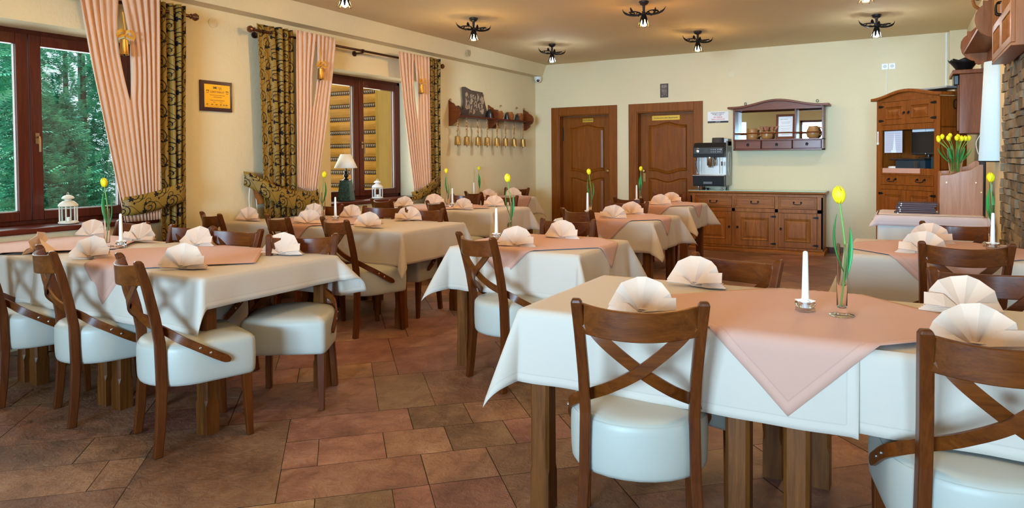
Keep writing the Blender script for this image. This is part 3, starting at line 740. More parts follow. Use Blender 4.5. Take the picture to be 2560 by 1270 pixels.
NAPKINS = [
 (-0.785, 2.290, 8, 'napkin fan at the left front of the front right table'), (-0.762, 2.900, -4, 'napkin fan at the left rear of the front right table'),
 (0.182, 2.830, 10, 'napkin fan with a side fold at the right rear of the front right table'), (0.178, 2.30, 4, 'largest looking napkin fan, right front of the front right table'),
 (-2.076, 3.70, 14, 'napkin fan by the candle at the near edge of the middle table'), (-2.008, 4.22, 4, 'napkin fan at the rear edge of the middle table'),
 (-2.245, 5.80, 20, 'napkin fan at the near edge of the table before the left door'), (-2.26, 6.30, 10, 'napkin fan at the rear edge of the table before the left door'),
 (-2.408, 7.68, 14, 'napkin fan at the near edge of the far table by the sideboard'), (-2.446, 8.24, 8, 'napkin fan at the rear edge of the far table by the sideboard'),
 (-4.55, 2.20, -52, 'orange lit napkin at the left end of the long left table'), (-3.974, 2.20, 26, 'napkin behind the second chair back of the long left table'),
 (-3.166, 2.20, 30, 'whitish napkin at the near right corner of the long left table'), (-5.15, 2.86, 22, 'napkin at the window side, left of the tulip vase'),
 (-4.533, 2.84, 16, 'far side napkin just right of the candle on the long left table'), (-3.929, 2.84, 18, 'far side napkin at the middle of the long left table'),
 (-3.119, 2.80, 22, 'whitish napkin at the far right corner of the long left table'),
 (-5.17, 4.26, 16, 'leftmost napkin of the second left table by the wall'), (-4.389, 4.24, 24, 'near side napkin at the middle of the second left table'),
 (-3.734, 4.24, 20, 'near side napkin at the right of the second left table'), (-4.99, 4.88, 14, 'far side napkin of the second left table left of the vase'),
 (-4.52, 4.90, 10, 'far side napkin of the second left table right of the candle'), (-3.835, 4.90, 30, 'napkin fan at the far right corner of the second left table'),
 (-4.96, 6.25, 16, 'near side napkin of the third left table next to the lantern'), (-4.95, 6.82, 40, 'far side napkin of the third left table beside the curtain'),
 (-4.134, 6.22, 8, 'near side napkin of the third left table right of the candle'), (-4.083, 6.80, 26, 'far side napkin of the third left table at its right end'),
 (-5.05, 8.25, 36, 'near side napkin of the far left corner table'), (-4.92, 8.72, 30, 'rear napkin of the far left corner table'),
 (.145, 4.98, -4, 'rear napkin fan of the table by the stone wall'), (.100, 4.42, 2, 'front napkin fan of the table by the stone wall'),
]
for i, (x, y, a, lab) in enumerate(NAPKINS):
    src = NAP[i % 4]; o = src if i < 4 else src.copy()
    if i >= 4: C.objects.link(o)
    o.location = (x, y, TZ); o.rotation_euler = (0, 0, radians(a)); tag(o, lab, 'napkin', 'folded fan napkins on the tables')

def make_candle(label):
    t = thing('candle_holder', label, 'candle', group='white taper candles in glass holders'); b = MB(); n = 24; vs = []
    prof = [(.026, 0), (.031, .003), (.031, .012), (.027, .016), (.031, .022), (.033, .030), (.028, .034), (.014, .030), (.012, .012), (0, .011)]
    vs = []
    for r_, z in prof:
        for i in range(n):
            a = 2 * pi * i / n; r2 = r_ * (1 + .06 * cos(6 * a)) if r_ > .02 else r_; vs.append((r2 * cos(a), r2 * sin(a), z))
    fs = [(k * n + i, k * n + (i + 1) % n, (k + 1) * n + (i + 1) % n, (k + 1) * n + i) for k in range(len(prof) - 1) for i in range(n)] + [tuple(reversed(range(n)))]
    b.add(vs, fs).build('glass_holder', glass, t, smooth=True)
    c = MB(); c.lathe([(.0125, .0125), (.0122, .05), (.0085, .20), (.0075, .208), (.003, .211), (0, .211)], (0, 0, 0), 16)
    # wax ruffle where the candle sits in the glass
    vs = [(0, 0, .045)]
    for i in range(24):
        a = 2 * pi * i / 24; q = .026 + .009 * cos(6 * a); vs.append((q * cos(a), q * sin(a), .036 + .004 * cos(6 * a)))
    vs.append((0, 0, .032)); fs = [(0, 1 + i, 1 + (i + 1) % 24) for i in range(24)] + [(25, 1 + (i + 1) % 24, 1 + i) for i in range(24)]
    c.add(vs, fs); cd = c.build('candle', wax, t, smooth=True, angle=50)
    MB().tube([(0, 0, .210), (.001, 0, .217), (.0022, 0, .223)], .0009, 6).build('wick', ink_m, cd)
    return t
CANDLES = [(-0.293, 2.581, 'tall white candle in a flower glass on the front right table'), (-2.37, 3.97, 'white candle at the left of the middle table'), (-2.62, 6.09, 'white candle in front of the left door'),
 (-2.80, 8.0, 'white candle in front of the right door frame'), (-4.308, 2.578, 'white candle on the long left table beside the window'), (-4.407, 4.582, 'white candle on the second left table below the table lamp'),
 (-4.46, 6.50, 'white candle on the third left table'), (-5.235, 8.16, 'white candle on the far left corner table'), (.447, 4.76, 'white candle overlapping the vase by the stone wall')]
first = None
for x, y, lab in CANDLES:
    if first is None: first = make_candle(lab); first.location = (x, y, TZ + .002)
    else: dup(first, (x, y, TZ + .002), rnd.random() * 6, lab)

def bud(mb, c, tilt=0.0, r=.021, h=.058, mi=0):
    # six overlapping petals around a closed bud
    for k in range(6):
        a = k * pi / 3 + (k % 2) * .1; rr = r * (1.0 if k % 2 else .90); vs = []; n = 6; m = 5
        for j in range(n + 1):
            t = j / n; z = t * h * (1.0 if k % 2 else 1.04); rad = rr * (sin(pi * (t * .78 + .10)) ** .8) if t < 1 else .004
            w = .62 * sin(pi * min(.95, t * .85 + .12)) + .05
            for i in range(m):
                q = (i / (m - 1) - .5) * 2 * w * 1.15; vs.append((c[0] + rad * cos(a + q) + tilt * z, c[1] + rad * sin(a + q), c[2] + z))
        mb.add(vs, [(j * m + i, j * m + i + 1, (j + 1) * m + i + 1, (j + 1) * m + i) for j in range(n) for i in range(m - 1)], mi)
def leaf(mb, base, tip, w, side, curl=.02, mi=0):
    b_, t_ = Vector(base), Vector(tip); n = 10; vs = []; d = (t_ - b_); out = Vector(side).normalized(); ac = d.normalized().cross(out).normalized()
    for j in range(n + 1):
        t = j / n; p = b_ + d * t + out * (curl * sin(pi * t * .9)); ww = w * (sin(pi * (t * .92 + .06)) ** .75) * (1 - t * .25)
        for q in (-1, -.5, 0, .5, 1): vs.append(p + ac * (q * ww / 2) + out * (abs(q) * ww * .22))
    mb.add(vs, [(j * 5 + i, j * 5 + i + 1, (j + 1) * 5 + i + 1, (j + 1) * 5 + i) for j in range(n) for i in range(4)], mi)
def make_tulip_vase(label):
    t = thing('bud_vase', label, 'vase', group='slim glass bud vases')
    MB().lathe([(.0, .001), (.038, .001), (.041, .004), (.036, .007), (.016, .011), (.0165, .030), (.0170, .12), (.0175, .245), (.0163, .245), (.0157, .12), (.0150, .035), (.010, .028), (0, .027)], (0, 0, 0), 24, cap=False).build('glass_vase', glass, t, smooth=True, angle=50)
    return t
def make_tulip(label):
    t = thing('tulip', label, 'flower', group='single yellow tulips')
    P = catmull([(-.004, 0, .032), (.006, .001, .12), (.010, 0, .22), (.002, 0, .30), (-.010, 0, .386)], 5)
    MB().tube(P, .0032, 8).build('stem', green_m, t, smooth=True)
    b = MB(); leaf(b, (.006, 0, .15), (-.012, 0, .345), .030, (-1, .3, 0), .018); leaf(b, (.008, 0, .12), (.024, .004, .30), .024, (1, .4, 0), .012); b.build('leaf', leaf_m, t, smooth=True, angle=180, solid=.0008)
    b = MB(); bud(b, (-.010, 0, .380), -.06); b.build('blossom', tulip_m, t, smooth=True, angle=180, solid=.0008)
    return t
VASES = [(-0.176, 2.56, 'the front right table'), (-2.32, 4.06, 'the middle table'), (-2.635, 6.19, 'the table before the left door'), (-2.77, 8.06, 'the far table by the sideboard'), (-4.371, 2.526, 'the long left table'),
 (-4.60, 4.63, 'the second left table'), (-4.50, 6.46, 'the third left table'), (-5.25, 8.32, 'the far left corner table'), (.452, 4.90, 'the table by the stone wall')]
fv = ft = None
for i, (x, y, lab) in enumerate(VASES):
    l1, l2 = 'slim clear glass bud vase on ' + lab, 'yellow tulip standing in the bud vase on ' + lab
    a = [0.5, 0.9, .3, 2.2, .4, 3.6, .2, 5.5, 1.0][i]
    if fv is None: fv = make_tulip_vase(l1); ft = make_tulip(l2); v, u = fv, ft
    else: v = dup(fv, (0, 0, 0), 0, l1); u = dup(ft, (0, 0, 0), 0, l2)
    v.location = (x, y, TZ + .002); u.location = (x, y, TZ + .002); u.rotation_euler = (0, 0, a)

# ================================================================== CURTAINS
def uv_sheet(name, grid, uvs, mat, parent=None, solid=0.0015, slit=None):
    # grid[j][i] points, uvs[j][i]
    ny, nx = len(grid), len(grid[0]); vs = [p for row in grid for p in row]
    fs = [(j * nx + i, j * nx + i + 1, (j + 1) * nx + i + 1, (j + 1) * nx + i) for j in range(ny - 1) for i in range(nx - 1) if not (slit and i == slit[0] and slit[1] <= j < slit[2])]
    o = MB().add(vs, fs).build(name, mat, parent, smooth=True, angle=180, fix=False)
    ul = o.data.uv_layers.new(name='UVMap'); fl = [u for row in uvs for u in row]
    for l in o.data.loops: ul.data[l.index].uv = fl[l.vertex_index]
    if solid:
        md = o.modifiers.new('solidify', 'SOLIDIFY'); md.thickness = solid; md.offset = 0
    return o
def M_scroll():
    # gold-olive satin with dark flock scrolls: spirals, blossoms and a waving stem, all from UV metres
    t = NT('scroll_damask'); uv = t.n.new('ShaderNodeTexCoord').outputs['UV']; sp = t.n.new('ShaderNodeSeparateXYZ'); t.l.new(uv, sp.inputs[0])
    m = t.math; U, V = m('MULTIPLY', sp.outputs[0], 1.3), m('MULTIPLY', sp.outputs[1], 1.3)
    def cellmask(cw, ch, ou, ov, turn, R, hand):
        col = m('FLOOR', m('DIVIDE', m('ADD', U, ou), cw)); par = m('MODULO', m('ABSOLUTE', col), 2.0)
        v2 = m('ADD', m('ADD', V, ov), m('MULTIPLY', par, ch / 2))
        x = m('SUBTRACT', m('MODULO', m('ADD', m('ADD', U, ou), 40 * cw), cw), cw / 2); y = m('SUBTRACT', m('MODULO', m('ADD', v2, 40 * ch), ch), ch / 2)
        r = m('SQRT', m('ADD', m('MULTIPLY', x, x), m('MULTIPLY', y, y))); a = m('DIVIDE', m('ARCTAN2', y, m('MULTIPLY', x, hand)), 2 * pi)
        ph = m('FRACT', m('ADD', m('SUBTRACT', m('DIVIDE', r, turn), a), 10.0))
        line = m('LESS_THAN', m('ABSOLUTE', m('SUBTRACT', ph, 0.5)), 0.13); ring = m('MULTIPLY', line, m('LESS_THAN', r, R)); ring = m('MULTIPLY', ring, m('GREATER_THAN', r, turn * .35))
        return ring, x, y, r, a
    s1, x, y, r, a = cellmask(0.17, 0.26, 0.0, 0.0, .042, .084, 1.0)
    s2, _, _, r2, _ = cellmask(0.17, 0.26, 0.085, 0.13, .027, .040, -1.0)
    # blossom: lobed blob with fine stripes
    def blossom(ou, ov, R, lob):
        cw, ch = 0.17, 0.26; col = m('FLOOR', m('DIVIDE', m('ADD', U, ou), cw)); par = m('MODULO', m('ABSOLUTE', col), 2.0)
        x = m('SUBTRACT', m('MODULO', m('ADD', m('ADD', U, ou), 40 * cw), cw), cw / 2)
        y = m('SUBTRACT', m('MODULO', m('ADD', m('ADD', m('ADD', V, ov), m('MULTIPLY', par, ch / 2)), 40 * ch), ch), ch / 2)
        rr = m('SQRT', m('ADD', m('MULTIPLY', x, x), m('MULTIPLY', m('MULTIPLY', y, y), 1.7))); an = m('ARCTAN2', y, x)
        return m('LESS_THAN', rr, m('MULTIPLY_ADD', m('COSINE', m('MULTIPLY', an, lob)), R * .30, R))
    b1 = blossom(.035, .045, .028, 5); b2 = blossom(.12, .17, .019, 3); b3 = blossom(.09, .02, .013, 4)
    st = m('LESS_THAN', m('ABSOLUTE', m('SUBTRACT', m('SUBTRACT', m('MODULO', m('ADD', U, 3.4), .17), .085), m('MULTIPLY', m('SINE', m('MULTIPLY', V, 2 * pi / .26)), .055))), .0035)
    f = s1
    for q in (s2, b1, b2, b3, st): f = m('MAXIMUM', f, q)
    n = t.noise(t.coord('Object', (1, 1, .3)), 30, 2)
    gold = t.mixc(n, (0.31, 0.185, 0.032), (0.21, 0.125, 0.020)); c = t.mixc(f, gold, (0.008, 0.007, 0.008)); t.base(c)
    t.set(Roughness=0.5); t.l.new(m('MULTIPLY_ADD', f, 0.4, 0.45), t.b.inputs['Roughness']); t.b.inputs['Specular IOR Level'].default_value = 0.25
    t.bump(f, 0.25, 0.002); return t.m
scroll_m = M_scroll(); curtain_pink = M_fabric('pink_curtain_cloth', (0.68, 0.43, 0.29), 0.75, 700, .1, .05)
XR = -5.20
def drop(name, label, group, mat, tops, bots, z0, z1, folds, amp, x=XR, ease=1.0, gap=None, seed=0, flare=None, hem=0.0, ny=40, bow=0.0, flat_s=None):
    # tops / bots: y range at the rail and at the lower edge
    r = random.Random(seed); nx = folds * 10; grid = []; uvs = []; width = (tops[1] - tops[0]) * 1.8
    ph = [r.uniform(-.5, .5) for _ in range(folds + 2)]
    for j in range(ny + 1):
        t = j / ny; z = lerp(z1, z0, t) ; row = []; ur = []; e = t ** ease
        ya, yb = lerp(tops[0], bots[0], e) - bow * sin(pi * t), lerp(tops[1], bots[1], e)
        for i in range(nx + 1):
            s = i / nx; w = s * folds; k = int(min(w, folds - 1)); a = 2 * pi * w + (.35 * sin(3 * t + ph[k]) + 1.1 * sin(5.3 * s + 1.4 * t + seed)) * min(1, t * 3)
            am = amp * (1 - .35 * t) * (.85 + .45 * sin(7.7 * s + 2.1 * t + seed))
            if flat_s and s < flat_s: am *= .25
            y = lerp(ya, yb, s) + .18 * (yb - ya) / folds * sin(2 * a) * .5
            if gap:
                g = gap * sin(pi * min(1, max(0, (t - .03) / .45))) if t < .48 else 0
                d = s - .5; y += (g if d > 0 else -g) * max(0, 1 - abs(d) * 2.6)
            row.append((x + am * cos(a), y, z - (hem * (s - .5) if j == ny else 0) * 1.0)); ur.append((s * width, z))
        grid.append(row); uvs.append(ur)
    o = uv_sheet(name, grid, uvs, mat, slit=(nx // 2, 2, 19) if gap else None); return tag(o, label, 'curtain', group) if label else o
GP, GS = 'pink curtains', 'scroll patterned curtains'
drop('curtain', 'pink gathered curtain at the first window, drawn to the right by the patterned band', GP, curtain_pink, (2.80, 3.43), (3.12, 3.41), .84, 2.62, 11, .017, x=XR + .04, ease=1.2, gap=.042, seed=1, bow=-.02)
drop('patterned_curtain', 'gold curtain with dark scrolls right of the first window', GS, scroll_m, (3.44, 3.68), (3.43, 3.65), .03, 2.585, 4, .040, seed=2)
drop('patterned_curtain', 'broad gold scroll curtain left of the second window', GS, scroll_m, (4.42, 4.85), (4.50, 4.86), .03, 2.57, 5, .040, seed=3, ease=.6, flat_s=.42, x=XR - .005)
drop('curtain', 'pink gathered curtain at the left of the second window', GP, curtain_pink, (4.86, 5.40), (4.85, 5.10), 1.00, 2.575, 9, .016, x=XR + .04, seed=4, ease=1.2, hem=.10, gap=.026)
drop('curtain', 'pink gathered curtain at the right of the second window', GP, curtain_pink, (6.43, 7.03), (6.70, 7.05), .93, 2.575, 9, .016, x=XR + .04, seed=5, ease=1.2, hem=-.10, gap=.026)
drop('patterned_curtain', 'narrow gold scroll curtain right of the second window', GS, scroll_m, (7.04, 7.28), (7.05, 7.27), .03, 2.585, 4, .035, seed=6)
def tie(name, label, path, h, mat=scroll_m, ends=None):
    P = catmull(path, 8); m = len(P); grid = []; uvs = []; L = 0; out = []
    for i, p in enumerate(P):
        if i: L += (P[i] - P[i - 1]).length
        hh = h[0] + (h[1] - h[0]) * (i / (m - 1)) if isinstance(h, tuple) else h; out.append((p, hh, L))
    K = 5
    for k in range(K + 1):
        v = k / K - .5; grid.append([(p.x + .012 * cos(pi * v), p.y, p.z + v * hh) for p, hh, _ in out]); uvs.append([(v * .18 + .5, l) for _, _, l in out])
    return tag(uv_sheet(name, grid, uvs, mat, solid=.003), label, 'curtain tieback', 'scroll patterned tiebacks')
tie('curtain_tieback', 'patterned band holding the pink curtain of the first window', [(-5.17, 3.10, .96), (-5.12, 3.16, .965), (-5.11, 3.30, .985), (-5.12, 3.45, 1.015), (-5.13, 3.58, 1.045), (-5.20, 3.66, 1.07), (-5.30, 3.69, 1.09)], (.14, .17))
tie('curtain_tieback', 'patterned band at the left of the second window, looped to the wall', [(-5.30, 4.33, 1.14), (-5.24, 4.38, 1.11), (-5.135, 4.52, 1.00), (-5.115, 4.72, .93), (-5.12, 4.95, .90), (-5.14, 5.10, .90), (-5.19, 5.12, .91)], (.13, .22))
tie('curtain_tieback', 'patterned band behind the hem of the right curtain at the second window', [(-5.17, 6.66, .86), (-5.12, 6.74, .87), (-5.115, 6.90, .92), (-5.13, 7.1, 1.0), (-5.20, 7.28, 1.05)], (.10, .15))
# stray tail of the first tieback
def rod(label, y0, y1, z, fin):
    t = thing('curtain_rod', label, 'curtain rod', (XR, (y0 + y1) / 2, z), group='dark metal curtain rods'); h = (y1 - y0) / 2
    MB().tube([(0, -h, 0), (0, h, 0)], .0135, 12).build('rod', M_plain('dark_bronze', (0.10, 0.045, 0.03), 0.25, 0.9), t, smooth=True, angle=50)
    for s in fin:
        MB().lathe([(.010, 0), (.022, s * .006), (.020, s * .014), (.012, s * .018), (.026, s * .030), (.033, s * .048), (.026, s * .066), (0, s * .076)], (0, s * h, 0), 18, axis='y').build('finial', M_plain('bronze_knob', (0.22, 0.10, 0.05), 0.22, 0.9), t, smooth=True)
    for q in (-h + .10, 0.0, h - .10):
        b = MB(); b.tube([(XL - XR, q, -.02), (0, q, -.02)], .010, 8); b.lathe([(.03, 0), (.03, .012), (.015, .02)], (XL - XR, q, -.02), 14, axis='x'); b.lathe([(.02, -.012), (.02, .012)], (0, q, 0), 12, axis='y')
        b.build('bracket', M_plain('dark_bronze2', (0.07, 0.035, 0.025), 0.35, 0.8), t, smooth=True)
    return t
rod('dark curtain rod over the first window, ball end near the plaque', 1.6, 3.74, 2.515, (-1, 1))
rod('dark curtain rod with bronze ball ends over the second window', 4.40, 7.33, 2.505, (-1, 1))
# cow bells with a gold bow hung in the curtain gathers
bellm = M_plain('aged_brass', (0.52, 0.27, 0.055), 0.35, 0.85); ribbon = M_plain('gold_ribbon', (0.62, 0.30, 0.03), 0.4)
def bell_body(mb, c, r0, r1, h, n=20, mi=0):
    mb.lathe([(0, 0), (r0 * .7, -.001), (r0, -.006), (lerp(r0, r1, .5), -h * .5), (r1, -h), (r1 * 1.05, -h - .003), (r1 * .95, -h - .002), (r0 * .9, -.012)], c, n, mi, cap=False, sy=.86)
def curtain_bell(label, y, z, s=1.0):
    t = thing('cow_bell', label, 'bell', (XR + .09, y, z), group='brass bells with gold bows in the curtains')
    b = MB(); bell_body(b, (0, 0, 0), .030 * s, .036 * s, .115 * s); b.build('bell_body', bellm, t, smooth=True, angle=50)
    MB().tube([(0, 0, -.01), (0, 0, -.13 * s)], .006, 8).build('clapper', iron, t)
    MB().tube(catmull([(0, 0, 0), (.0, .012, .03), (0, .004, .12), (0, -.006, .20)], 4), .0055, 6).build('hanging_cord', ribbon, t)
    for sd in (-1, 1):
        m = MB(); P = catmull([(.01, 0, .04), (.03, sd * .025, .060), (.03, sd * .055, .045), (.02, sd * .062, .012), (.012, sd * .03, .018), (.01, 0, .035)], 5)
        m.band(P, [(1, 0, .3)] * len(P), .022, .002); m.build('bow_loop', ribbon, t, smooth=True)
    return t
curtain_bell('brass bell with gold bow in the pink curtain of the first window', 3.115, 2.225)
curtain_bell('brass bell with gold bow in the left pink curtain of the second window', 5.13, 2.23, .95)
curtain_bell('brass bell with gold bow in the right pink curtain of the second window', 6.80, 2.22, .95)

# ================================================================== OUTSIDE
struct(MB().box(-30, -20, -.4, XL - .4, 30, -.25).build('ground', M_plain('garden_soil', (0.05, 0.06, 0.03), 0.9)), 'dark garden ground outside')
def conifer(label, x, y, h, R, seed, hue):
    t = NT('foliage'); a = t.n.new('ShaderNodeAttribute'); a.attribute_name = 'tint'
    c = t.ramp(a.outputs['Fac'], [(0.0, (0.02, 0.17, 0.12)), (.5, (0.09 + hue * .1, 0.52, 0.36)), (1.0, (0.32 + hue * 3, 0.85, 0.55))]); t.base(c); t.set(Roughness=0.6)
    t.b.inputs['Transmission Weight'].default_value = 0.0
    root = thing('conifer', label, 'tree', (x, y, -.25), group='green conifers outside the first window')
    MB().lathe([(.06, 0), (.03, h * .6), (.01, h * .8)], (0, 0, 0), 8).build('trunk', M_plain('bark', (0.06, 0.035, 0.02), 0.9), root)
    r = random.Random(seed); vs = []; fs = []; tint = []
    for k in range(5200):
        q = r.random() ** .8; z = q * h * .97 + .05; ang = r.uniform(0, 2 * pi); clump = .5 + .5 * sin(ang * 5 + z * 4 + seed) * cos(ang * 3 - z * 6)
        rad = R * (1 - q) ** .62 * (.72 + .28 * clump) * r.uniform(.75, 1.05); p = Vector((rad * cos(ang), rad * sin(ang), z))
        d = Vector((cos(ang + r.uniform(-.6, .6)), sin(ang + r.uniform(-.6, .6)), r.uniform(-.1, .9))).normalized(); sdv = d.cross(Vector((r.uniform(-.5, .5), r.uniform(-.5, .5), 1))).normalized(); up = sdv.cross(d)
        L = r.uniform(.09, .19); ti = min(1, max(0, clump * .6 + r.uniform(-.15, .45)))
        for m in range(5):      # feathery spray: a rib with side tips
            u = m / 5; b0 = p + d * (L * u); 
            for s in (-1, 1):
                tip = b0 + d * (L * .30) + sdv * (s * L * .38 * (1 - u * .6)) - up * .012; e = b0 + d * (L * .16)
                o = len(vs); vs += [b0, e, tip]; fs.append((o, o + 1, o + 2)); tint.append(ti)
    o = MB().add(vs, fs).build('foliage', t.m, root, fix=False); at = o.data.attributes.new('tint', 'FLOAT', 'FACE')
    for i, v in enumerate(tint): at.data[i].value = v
    return root
for i, (x, y, h, R) in enumerate(((-8.9, 3.6, 4.2, 1.15), (-9.1, 5.0, 4.6, 1.25), (-8.6, 4.35, 2.3, .75), (-9.8, 6.3, 4.4, 1.3), (-10.8, 4.2, 5.6, 1.6), (-11.4, 6.0, 6.0, 1.7), (-11.0, 7.9, 5.6, 1.7), (-12.9, 5.0, 6.5, 1.9), (-13.2, 7.2, 6.5, 1.9))):
    conifer(['front left conifer nearest the first window', 'front conifer with feathery teal sprays in the middle of the pane', 'low young conifer below the window handle', 'conifer at the right side of the pane', 'tall conifer behind the others at the left', 'tall conifer behind the others in the middle', 'tall conifer behind the others at the right', 'hindmost conifer at the left, filling the gaps', 'hindmost conifer at the right, filling the gaps'][i], x, y, h, R, i + 11, (.0, .01, .02, .04, .06, .09, .05, .03, .03)[i])
# log wall of the wing beyond the second window
def log_wing():
    root = thing('log_wall', 'honey coloured log wall with dark braided seams beyond the second window', 'wall', (-6.96, 8.2, -.25))
    lg = M_wood('log_wood', (0.22, 0.080, 0.008), (0.46, 0.205, 0.028), 'x', 0.55, 0.5, 0.0, knots=True)
    b = MB(); zz = 0.0; P = .207
    zs = [2.132 + P * k + .25 for k in range(-12, 7)]
    for z in zs:
        prof = [(.02, z + .028), (-.012, z + .05), (-.022, z + .10), (-.022, z + .13), (-.012, z + P - .022), (.02, z + P - .0)]
        b.prism([(y, q) for y, q in prof] + [(.25, z + P), (.25, z + .02)], -6.5, 0.0, 'yz')
    b.build('log_courses', lg, root)
    t = NT('braided_seam'); v = t.coord('Object', jitter=False); sp = t.n.new('ShaderNodeSeparateXYZ'); t.l.new(v, sp.inputs[0])
    f = t.math('GREATER_THAN', t.math('SINE', t.math('MULTIPLY_ADD', sp.outputs[2], 30.0, t.math('MULTIPLY', sp.outputs[0], 150.0))), .35)
    t.base(t.mixc(f, (0.035, 0.018, 0.012), (0.30, 0.19, 0.10))); t.set(Roughness=0.9)
    b = MB()
    for z in zs: b.tube([(-6.5, -.004, z + .008), (0, -.004, z + .008)], .026, 8)
    b.build('braided_seams', t.m, root, smooth=True)
    return root
log_wing()
tag(MB().box(-6.97, 8.12, -.25, -5.735, 8.2, 3.6).build('corner_boarding', M_wood('pale_board', (0.24, 0.12, 0.014), (0.34, 0.185, 0.028), 'z', 0.6, .6, 0)), 'plain yellowish vertical board beside the log wall outside', 'board')

# ================================================================== THINGS ON THE SILLS
def lantern(label, loc, m, rz=0.0):
    t = thing('lantern', label, 'lantern', loc, rz, 'small white metal lanterns'); R = .058; H = .128; n = 6
    b = MB(); b.lathe([(.062, 0), (.068, .004), (.068, .010), (.060, .018), (0, .018)], (0, 0, 0), 24)
    b.build('lantern_base', m, t, smooth=True, angle=35); b = MB()
    b.lathe([(.060, H), (.066, H + .004), (.064, H + .014), (.052, H + .028), (.036, H + .040), (.022, H + .044), (.022, H + .052), (.040, H + .058), (.042, H + .064), (.030, H + .078), (.010, H + .086), (0, H + .087)], (0, 0, 0), 24)
    b.build('lantern_roof', m, t, smooth=True, angle=35)
    p = MB()
    for k in range(n):
        a = 2 * pi * k / n + .3; x, y = R * cos(a), R * sin(a); p.tube([(x, y, .016), (x, y, H + .002)], .0055, 6)
        a2 = a + pi / n; x, y = R * .90 * cos(a2), R * .90 * sin(a2)
    p.build('bars', m, t)
    g = MB(); g.lathe([(R * .93, .020), (R * .93, H)], (0, 0, 0), 6, cap=False); g.build('lantern_glass', pane_m, t)
    MB().lathe([(.019, 0), (.019, .028), (0, .028)], (0, 0, .0185), 16).build('tea_light', wax, t, smooth=True, angle=40)
    MB().tube([(cos(a) * .012, 0, H + .092 + sin(a) * .012) for a in [2 * pi * i / 16 for i in range(17)]], .0018, 6).build('ring', m, t)
    return t
lantern('cream white lantern on the sill of the first window', (-5.44, 2.86, .842), M_plain('cream_metal', (0.74, 0.68, 0.55), 0.45))
lantern('small white lantern on the sill of the second window', (-5.45, 6.37, .842), M_plain('white_lantern', (0.78, 0.80, 0.82), 0.4), .5)
def table_lamp():
    t = thing('table_lamp', 'table lamp with white cone shade and dark green square base on the sill', 'lamp', (-5.46, 5.85, .842), .35)
    mt = NT('green_marble'); v = mt.coord(); n = mt.noise(v, 30, 5, .6, 2); mt.base(mt.ramp(n, [(.4, (0.006, 0.020, 0.018)), (.62, (0.02, 0.07, 0.06)), (.7, (0.10, 0.2, 0.18))])); mt.set(Roughness=.15)
    vs = []
    for z, h in ((0, .078), (.235, .054)): vs += [(-h, -h, z), (h, -h, z), (h, h, z), (-h, h, z)]
    MB().add(vs, [(3, 2, 1, 0), (4, 5, 6, 7)] + [(i, (i + 1) % 4, (i + 1) % 4 + 4, i + 4) for i in range(4)]).build('lamp_base', mt.m, t, bevel=.006)
    MB().lathe([(.030, .235), (.034, .242), (.018, .252), (.014, .262), (.026, .272), (.030, .285), (.024, .300), (.012, .312), (.020, .320), (.022, .330), (.010, .338), (.010, .40)], (0, 0, 0), 20).build('lamp_stem', M_plain('black_gloss', (.008, .008, .008), .15), t, smooth=True)
    sm = NT('white_shade'); sm.base((0.85, 0.85, 0.82)); sm.set(Roughness=.8)
    MB().lathe([(.128, .370), (.056, .525)], (0, 0, 0), 32, cap=False).build('lamp_shade', sm.m, t, smooth=True, angle=180, solid=.003)
table_lamp()
# lamp-like wooden holder and its cable at the tieback
def plug_lamp():
    t = thing('wall_plug_lamp', 'small orange wooden cone lamp hanging behind the scroll curtain', 'lamp', (-5.27, 4.43, .99))
    MB().tube([(0, 0, .06), (0.0, .07, -.08)], [.022, .045], 16).build('cone', wood_orange, t, smooth=True, angle=50)
    MB().tube(catmull([(.0, 0, .06), (-.01, -.045, .06), (-.02, -.05, -.10), (-.03, -.01, -.35), (-.04, .0, -.7)], 6), .004, 6).build('cable', white_plastic, t, smooth=True)
plug_lamp()
MBp = MB().tube(catmull([(-5.27, 4.44, .98), (-5.28, 4.46, .80), (-5.30, 4.45, .50), (-5.31, 4.43, .20)], 6), .004, 6)
tag(MBp.build('power_cable', white_plastic, smooth=True), 'white cable running down the wall beside the scroll curtain', 'cable')

